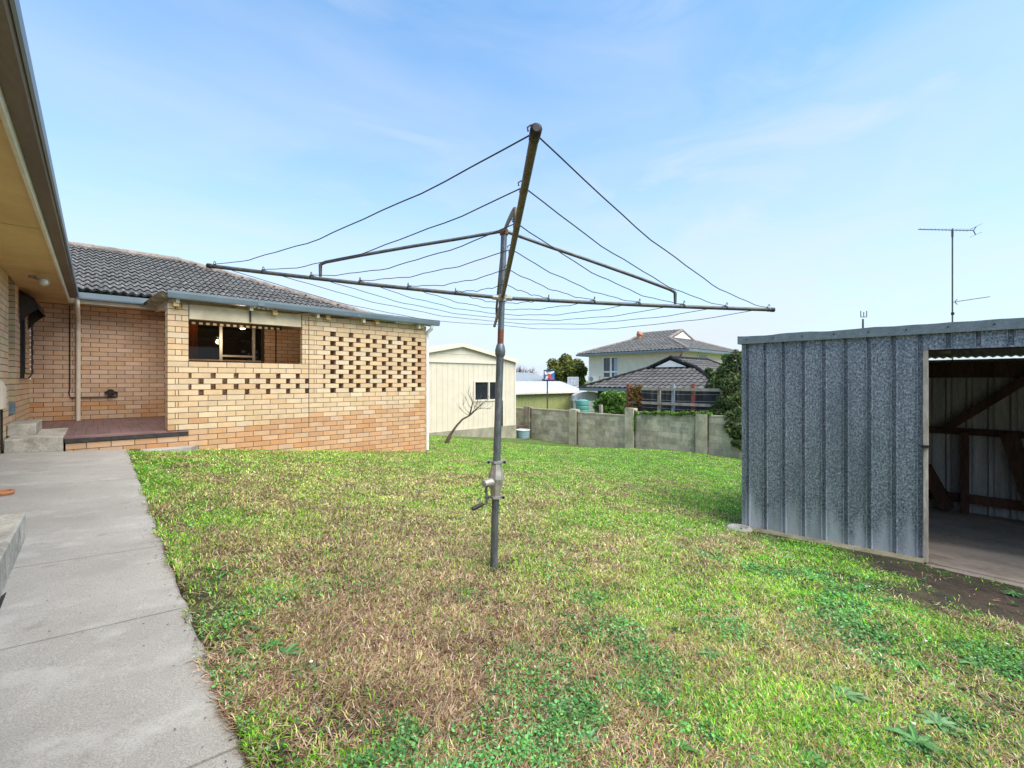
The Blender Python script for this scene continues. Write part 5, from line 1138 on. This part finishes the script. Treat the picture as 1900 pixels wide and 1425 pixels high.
# ---------------------------------------------------------------- grass, straw, clover, weeds
def blades(name, n_, kind, label):
    """sample view-dense but world-placed: density falls with distance from the near edge of the lawn"""
    N = n_ * 3; d = 1.05 * (14.5 / 1.05) ** rng.random(N); ang = rng.uniform(-.93, .90, N)       # log-uniform radius around the near end
    a0 = math.radians(47.56) - ang; u = d * np.cos(a0); v = d * np.sin(a0)
    ok = (u > .318 - .035 * sst(fbm(u * 0, v, 7), .45, .7)) & (u < 12.9) & (v > -2.5) & (v < 14) & ~((u > SU - .05) & (v < SV1 + .03)) & ~((u > U0 - .6) & (u < U1 + .0) & (v > SW - .01)) & ~((u < 1.05) & (v > 8.03)) & ~((u > GU0 - .05) & (u < GU1 + .05) & (v > GVp - .04)) & ~((u < U1) & (v > SW))
    ok &= ~((u < .318) & (rng.random(N) < .5))
    u, v = u[ok], v[ok]; z = zones(u, v)
    w = {'straw': z[0] * 1.15 + z[4] * .40 + z[3] * .10 + z[1] * .05, 'green': z[1] * .95 + z[4] * .26 + z[2] * .15 + z[3] * .03 + z[0] * .035, 'yellow': z[4] * .95 + z[0] * .12 + z[1] * .25, 'clover': z[2] * 1.3 + z[1] * .04}[kind]
    w = w * np.clip(1.1 - z[3] * 1.2, .10, 1) * (.5 + 1.0 * sst(fbm(u, v, 6.5, 3), .38, .62)); keep = rng.random(len(u)) < np.clip(w, 0, 1); u, v = u[keep][:n_], v[keep][:n_]; n = len(u); Zd = np.maximum(dep(u, v), .9)
    g = gz(u, v) + (fbm(u, v, 2.2) - .5) * .035 + (fbm(u, v, 9) - .5) * .016
    th = rng.uniform(0, 2 * np.pi, n)
    tone = rng.uniform(.4, 1.6, n) * (.75 + .75 * fbm(u, v, 5))
    if kind == 'clover':
        # trefoil-ish leaf: small hexagon, tilted, at 1-3 cm
        R = rng.uniform(.003, .0063, n) * np.clip(Zd / 2.0, 1, 2.4); h = rng.uniform(.008, .034, n); k = np.arange(5) * 2 * np.pi / 5
        nx = rng.normal(0, .35, n); ny = rng.normal(0, .35, n)
        X = R[:, None] * np.cos(k + th[:, None]); Y = R[:, None] * np.sin(k + th[:, None]); Zz = (g + h)[:, None] - X * nx[:, None] - Y * ny[:, None]
        V = np.stack([u[:, None] + X, v[:, None] + Y, Zz], 2).reshape(-1, 3); nvp = 5; faces = np.arange(5 * n).reshape(-1, 5)
        base = np.array([(.13, .38, .09), (.18, .46, .12), (.10, .30, .09), (.24, .52, .18)])[rng.integers(0, 4, n)]
    else:
        sc = np.clip(Zd / 2.2, 1, 2.6)
        if kind == 'straw': Ln = rng.uniform(.018, .062, n) * (.9 + .1 * sc); wd_ = rng.uniform(.0009, .0017, n) * sc * 1.1; lift = rng.uniform(.0, .45, n); bend = rng.uniform(-.5, .5, n)
        elif kind == 'green': Ln = rng.uniform(.014, .036, n); wd_ = rng.uniform(.0010, .0019, n) * sc; lift = rng.uniform(.2, 1.1, n); bend = rng.uniform(0., .7, n)
        else: Ln = rng.uniform(.014, .036, n); wd_ = rng.uniform(.0010, .0018, n) * sc; lift = rng.uniform(.15, 1.1, n); bend = rng.uniform(0., .7, n)
        dx, dy = np.cos(th), np.sin(th); sx, sy = -dy, dx; c, s = np.cos(lift), np.sin(lift); h0 = rng.uniform(0, .012, n)
        mx = u + dx * Ln * .55 * c; my = v + dy * Ln * .55 * c; mz = g + h0 + Ln * .55 * s
        c2 = np.cos(lift - bend); s2 = np.sin(lift - bend); ex = mx + dx * Ln * .45 * c2 + sx * Ln * bend * .25; ey = my + dy * Ln * .45 * c2 + sy * Ln * bend * .25; ez = np.maximum(mz + Ln * .45 * s2, g + .002)
        W_ = wd_
        V = np.stack([np.stack([u - sx * W_, v - sy * W_, g + h0 - .003], 1), np.stack([u + sx * W_, v + sy * W_, g + h0 - .003], 1), np.stack([mx + sx * W_, my + sy * W_, mz], 1), np.stack([mx - sx * W_, my - sy * W_, mz], 1), np.stack([ex, ey, ez], 1)], 1).reshape(-1, 3)
        b5 = np.arange(n)[:, None] * 5; nvp = 5
        if kind == 'straw': pal = [(.68, .47, .32), (.54, .34, .21), (.86, .66, .49), (.36, .20, .115), (.18, .10, .06), (.60, .42, .24)]
        elif kind == 'green': pal = [(.16, .47, .025), (.24, .56, .03), (.11, .37, .025), (.31, .57, .035)]
        else: pal = [(.56, .55, .14), (.66, .59, .26), (.44, .50, .09), (.72, .61, .35), (.34, .45, .07)]
        base = np.array(pal)[rng.integers(0, len(pal), n)]
    C = base * tone[:, None] * {'straw': .66, 'green': .92, 'yellow': .92, 'clover': .76}[kind]
    if kind == 'green':
        soilw = zones(u, v); f = np.clip(soilw[1] - .35, 0, 1)[:, None]; C = C * (1 - f * .0) + np.array([-.02, .04, .0]) * f
    me = bpy.data.meshes.new(name); me.vertices.add(len(V)); me.vertices.foreach_set('co', V.ravel())
    if kind == 'clover': li = faces.ravel(); tot = np.full(n, 5, dtype=np.int32)
    else:
        li = np.concatenate([b5 + np.array([[0, 1, 2, 3]]), b5 + np.array([[3, 2, 4]])], 1).ravel(); tot = np.tile([4, 3], n).astype(np.int32)
    me.loops.add(len(li)); me.loops.foreach_set('vertex_index', li.astype(np.int32)); me.polygons.add(len(tot))
    stt = np.concatenate([[0], np.cumsum(tot)[:-1]]).astype(np.int32); me.polygons.foreach_set('loop_start', stt); me.polygons.foreach_set('loop_total', tot)
    ca = me.color_attributes.new('Col', 'FLOAT_COLOR', 'POINT'); ca.data.foreach_set('color', np.hstack([np.repeat(C, nvp, 0), np.ones((len(V), 1))]).ravel())
    me.materials.append(M['blade']); me.update(); o = bpy.data.objects.new(name, me); put(o); tag(o, label, 'grass', kind='stuff')
M['blade'] = mat('blade', (1, 1, 1), .7, .05, 3, attr=True, spec=.25)
translucent(M['blade'], .28); translucent(M['leaf'], .38)
blades('dry_straw', 340000, 'straw', "dry brown and straw-coloured dead grass matted over the near lawn")
blades('green_grass', 260000, 'green', "short bright green grass towards the back wall and the shed")
blades('olive_grass', 270000, 'yellow', "short yellowish olive grass across the middle of the lawn")
blades('clover', 130000, 'clover', "low blue-green clover patches in the lawn")
# long dry runners lying over the near lawn
mb = MB(); random.seed(31)
for k in range(330):
    x, y = random.uniform(420, 1500), 1050 + 370 * random.random() ** .8
    u, v = hit(x, y)
    if u < .36: continue
    if float(zones(np.array([u]), np.array([v]))[0][0]) < .25 and random.random() < .8: continue
    a = random.uniform(0, 6.28); pts = []; L_ = random.uniform(.05, .15); n = 6
    for j in range(n):
        pts.append((u, v, float(gz(u, v)) + .006 + random.uniform(.004, .022) * (1 if 0 < j < n - 1 else .4))); a += random.uniform(-.45, .45); u += math.cos(a) * L_ / n; v += math.sin(a) * L_ / n
    c = random.choice(((.50, .36, .20), (.42, .27, .13), (.35, .20, .09), (.55, .43, .28))); mb.col = c; mb.tube(pts, [random.uniform(.0008, .0017)] * n, 4)
tag(mb.build('dry_runners', M['blade']), "long pale dry grass runners lying on the near lawn", 'grass', kind='stuff')
# rosette weeds
def weed_proto(nl, Lf, col, wide):
    mb = MB()
    for k in range(nl):
        a = 2 * math.pi * k / nl + random.uniform(-.25, .25); L_ = Lf * random.uniform(.6, 1.1); w = wide * random.uniform(.8, 1.2); el = random.uniform(.10, .55); n = 7; Lp = []; Rp = []; Cp = []
        for j in range(n):
            s = j / (n - 1); r = L_ * s; zz = math.sin(el) * r - .9 * r * r / Lf * .5 + .008; ww_ = w * (math.sin(math.pi * min(1, s * .92 + .06)) ** .7) * (.55 + .45 * ((j % 2) if j < n - 1 else 0)) + .001
            c, s_ = math.cos(a), math.sin(a); Cp.append((r * c, r * s_, max(.004, zz) - .002)); Lp.append((r * c - s_ * ww_, r * s_ + c * ww_, max(.006, zz) + ww_ * .35)); Rp.append((r * c + s_ * ww_, r * s_ - c * ww_, max(.006, zz) + ww_ * .35))
        kf = random.uniform(.8, 1.2); mb.col = tuple(x * kf for x in col); mb.grid(Lp + Cp + Rp, n, 3)
    return mb
random.seed(12)
WG = 'broad-leaved weeds in the lawn'
protos = [weed_proto(13, .075, (.17, .40, .13), .010), weed_proto(15, .06, (.12, .34, .07), .008), weed_proto(12, .095, (.25, .45, .21), .012)]
WD = [(505, 1205, 1, 1.0, "green rosette weed nearest the path edge, first of the three in a row"), (530, 1222, 0, 1.0, "green rosette weed, middle of the three near the path"), (565, 1250, 0, .9, "green rosette weed, last of the three near the path beside bare straw"),
      (1035, 1325, 2, .9, "large pale green rosette weed alone in the near lawn, centre right of the straw"), (1090, 1385, 2, .8, "pale silvery rosette weed at the bottom edge right of the straw patch"), (885, 1355, 1, .7, "small green rosette weed in the straw at bottom centre"),
      (1320, 1220, 0, .9, "flat green weed in the yellow grass right of the clothesline"), (1380, 1250, 1, 1.0, "low green weed on the lower right side of the lawn"), (1560, 1300, 2, 1.2, "spreading large-leaved weed in the lower right lawn"), (1700, 1385, 0, 1.3, "broad green weed by the bottom right corner"),
      (1740, 1350, 2, 1., "long-leaved pale weed just above the bottom right corner"), (1500, 1420, 1, 1.2, "dark green weed at the bottom edge, lower right"), (1255, 1400, 1, 1.1, "leafy green weed at the bottom edge, right of centre"), (1640, 1115, 0, .7, "small weed in the clover in front of the shed"),
      (1810, 1240, 0, 1.0, "green weed in the clover band near the right edge"), (440, 1215, 1, .7, "tiny weed on the bare soil at the path edge"), (1700, 1240, 1, 1.1, "bright green weed in the clover band, right side"), (1880, 1105, 0, .9, "pale weed on the dark mud outside the shed doorway")]
first = [None] * 3; cnt = 0
for x, y, k, s, lab in WD:
    u, v = hit(x, y)
    if first[k] is None: o = protos[k].build('rosette_weed', M['leaf']); first[k] = o
    else: o = first[k].copy(); S.collection.objects.link(o)
    o.location = (u, v, float(gz(u, v)) + .006); o.rotation_euler = (0, 0, random.uniform(0, 6)); o.scale = (s, s, s); tag(o, lab, 'weed', WG)
# scattered small weeds read as ground cover
mb = MB(); random.seed(77)
def sprout(u, v, s, c):
    g0 = float(gz(u, v)) + .004; n = random.randint(5, 8)
    for k in range(n):
        a = random.uniform(0, 6.28); L_ = s * random.uniform(.5, 1.1); w = L_ * .22; z = random.uniform(.15, .7) * L_; ca, sa = math.cos(a), math.sin(a); kf = random.uniform(.75, 1.25); mb.col = tuple(q * kf for q in c)
        mb.add([(u, v, g0), (u + ca * L_ * .5 - sa * w, v + sa * L_ * .5 + ca * w, g0 + z * .8), (u + ca * L_, v + sa * L_, g0 + z), (u + ca * L_ * .5 + sa * w, v + sa * L_ * .5 - ca * w, g0 + z * .8)], [(0, 1, 2, 3)])
for k in range(5200):
    x, y = random.uniform(430, 1900), random.uniform(985, 1424)
    if x < 1300 and random.random() < .35: continue
    u, v = hit(x, y) if k < 0 else (0, 0)
    r = (x - 950) / F; kk = (y - 705) / F; Zq = (1.056 + 0) / (kk - .115 * (.738 * r + .675) + .015 * (-.675 * r + .738)); q = cw(r * Zq, Zq); u, v = q.x, q.y
    if u < .36 or (u > SU - .12) or Zq > 6 or Zq < 0: continue
    zt_ = zones(np.array([u]), np.array([v])); wc = float(zt_[2][0]); 
    if random.random() > wc * 2.2 + .03: continue
    sprout(u, v, random.uniform(.016, .04), random.choice(((.06, .19, .045), (.09, .24, .06), (.05, .14, .05), (.13, .27, .09))))
tag(mb.build('lawn_weeds', M['leaf']), "small leafy weeds scattered through the lawn and in a band before the shed", 'weeds', kind='stuff')
# few pale petals on the grass
mb = MB()
for x, y in ((577, 1243), (1695, 1358), (1718, 1200), (1613, 1096), (1630, 1103), (1868, 1205), (1480, 1010)):
    u, v = hit(x, y); g0 = float(gz(u, v)) + .03; mb.lathe((u, v, g0), [(.006, 0), (.007, .003), (.003, .005)], 7)
tag(mb.build('white_petals', M['white']), "scattered small white petals on the lawn", 'petals', kind='stuff')
mb = MB(); random.seed(55)
for k in range(260):
    v = random.uniform(1.2, 8.2); u = .30 - abs(random.gauss(0, .05)) if random.random() < .7 else random.uniform(-.3, .3)
    z = path_z(u, v) + .003; r = random.uniform(.002, .007); a = random.uniform(0, 6.28); q = random.choice(((.10, .07, .045), (.20, .14, .08), (.34, .25, .14), (.08, .11, .03))); mb.col = q
    ca, sa = math.cos(a) * r, math.sin(a) * r; mb.add([(u - ca, v - sa, z), (u + sa * .4, v - ca * .4, z + .002), (u + ca, v + sa, z), (u - sa * .4, v + ca * .4, z + .002)], [(0, 1, 2, 3)])
tag(mb.build('leaf_litter', M['leaf']), "dry crumbs and bits of leaf scattered along the lawn edge of the path", 'litter', kind='stuff')
# weeds in the slab joint
mb = MB()
for k in range(10):
    v = random.uniform(1.9, 2.35); u = -.318; s = random.uniform(.015, .035)
    for j in range(4):
        a = random.uniform(-1.2, 1.6); ca, sa = math.cos(a), math.sin(a); g0 = path_z(u, v) + .002; mb.col = (.08 * random.uniform(.7, 1.3), .20, .04)
        mb.add([(u, v, g0), (u + ca * s * .5 - sa * s * .2, v + sa * s * .5 + ca * s * .2, g0 + s * .5), (u + ca * s, v + sa * s, g0 + s * .6), (u + ca * s * .5 + sa * s * .2, v + sa * s * .5 - ca * s * .2, g0 + s * .5)], [(0, 1, 2, 3)])
ob = mb.build('joint_weed', M['leaf']); top(ob, (-.318, 2.1, path_z(-.318, 2.1))); tag(ob, "small green weed growing in the gap between the doorstep slab and the path", 'weed')
for o in S.objects:
    for k in ('_ox', '_oy', '_oz'):
        if k in o: del o[k]
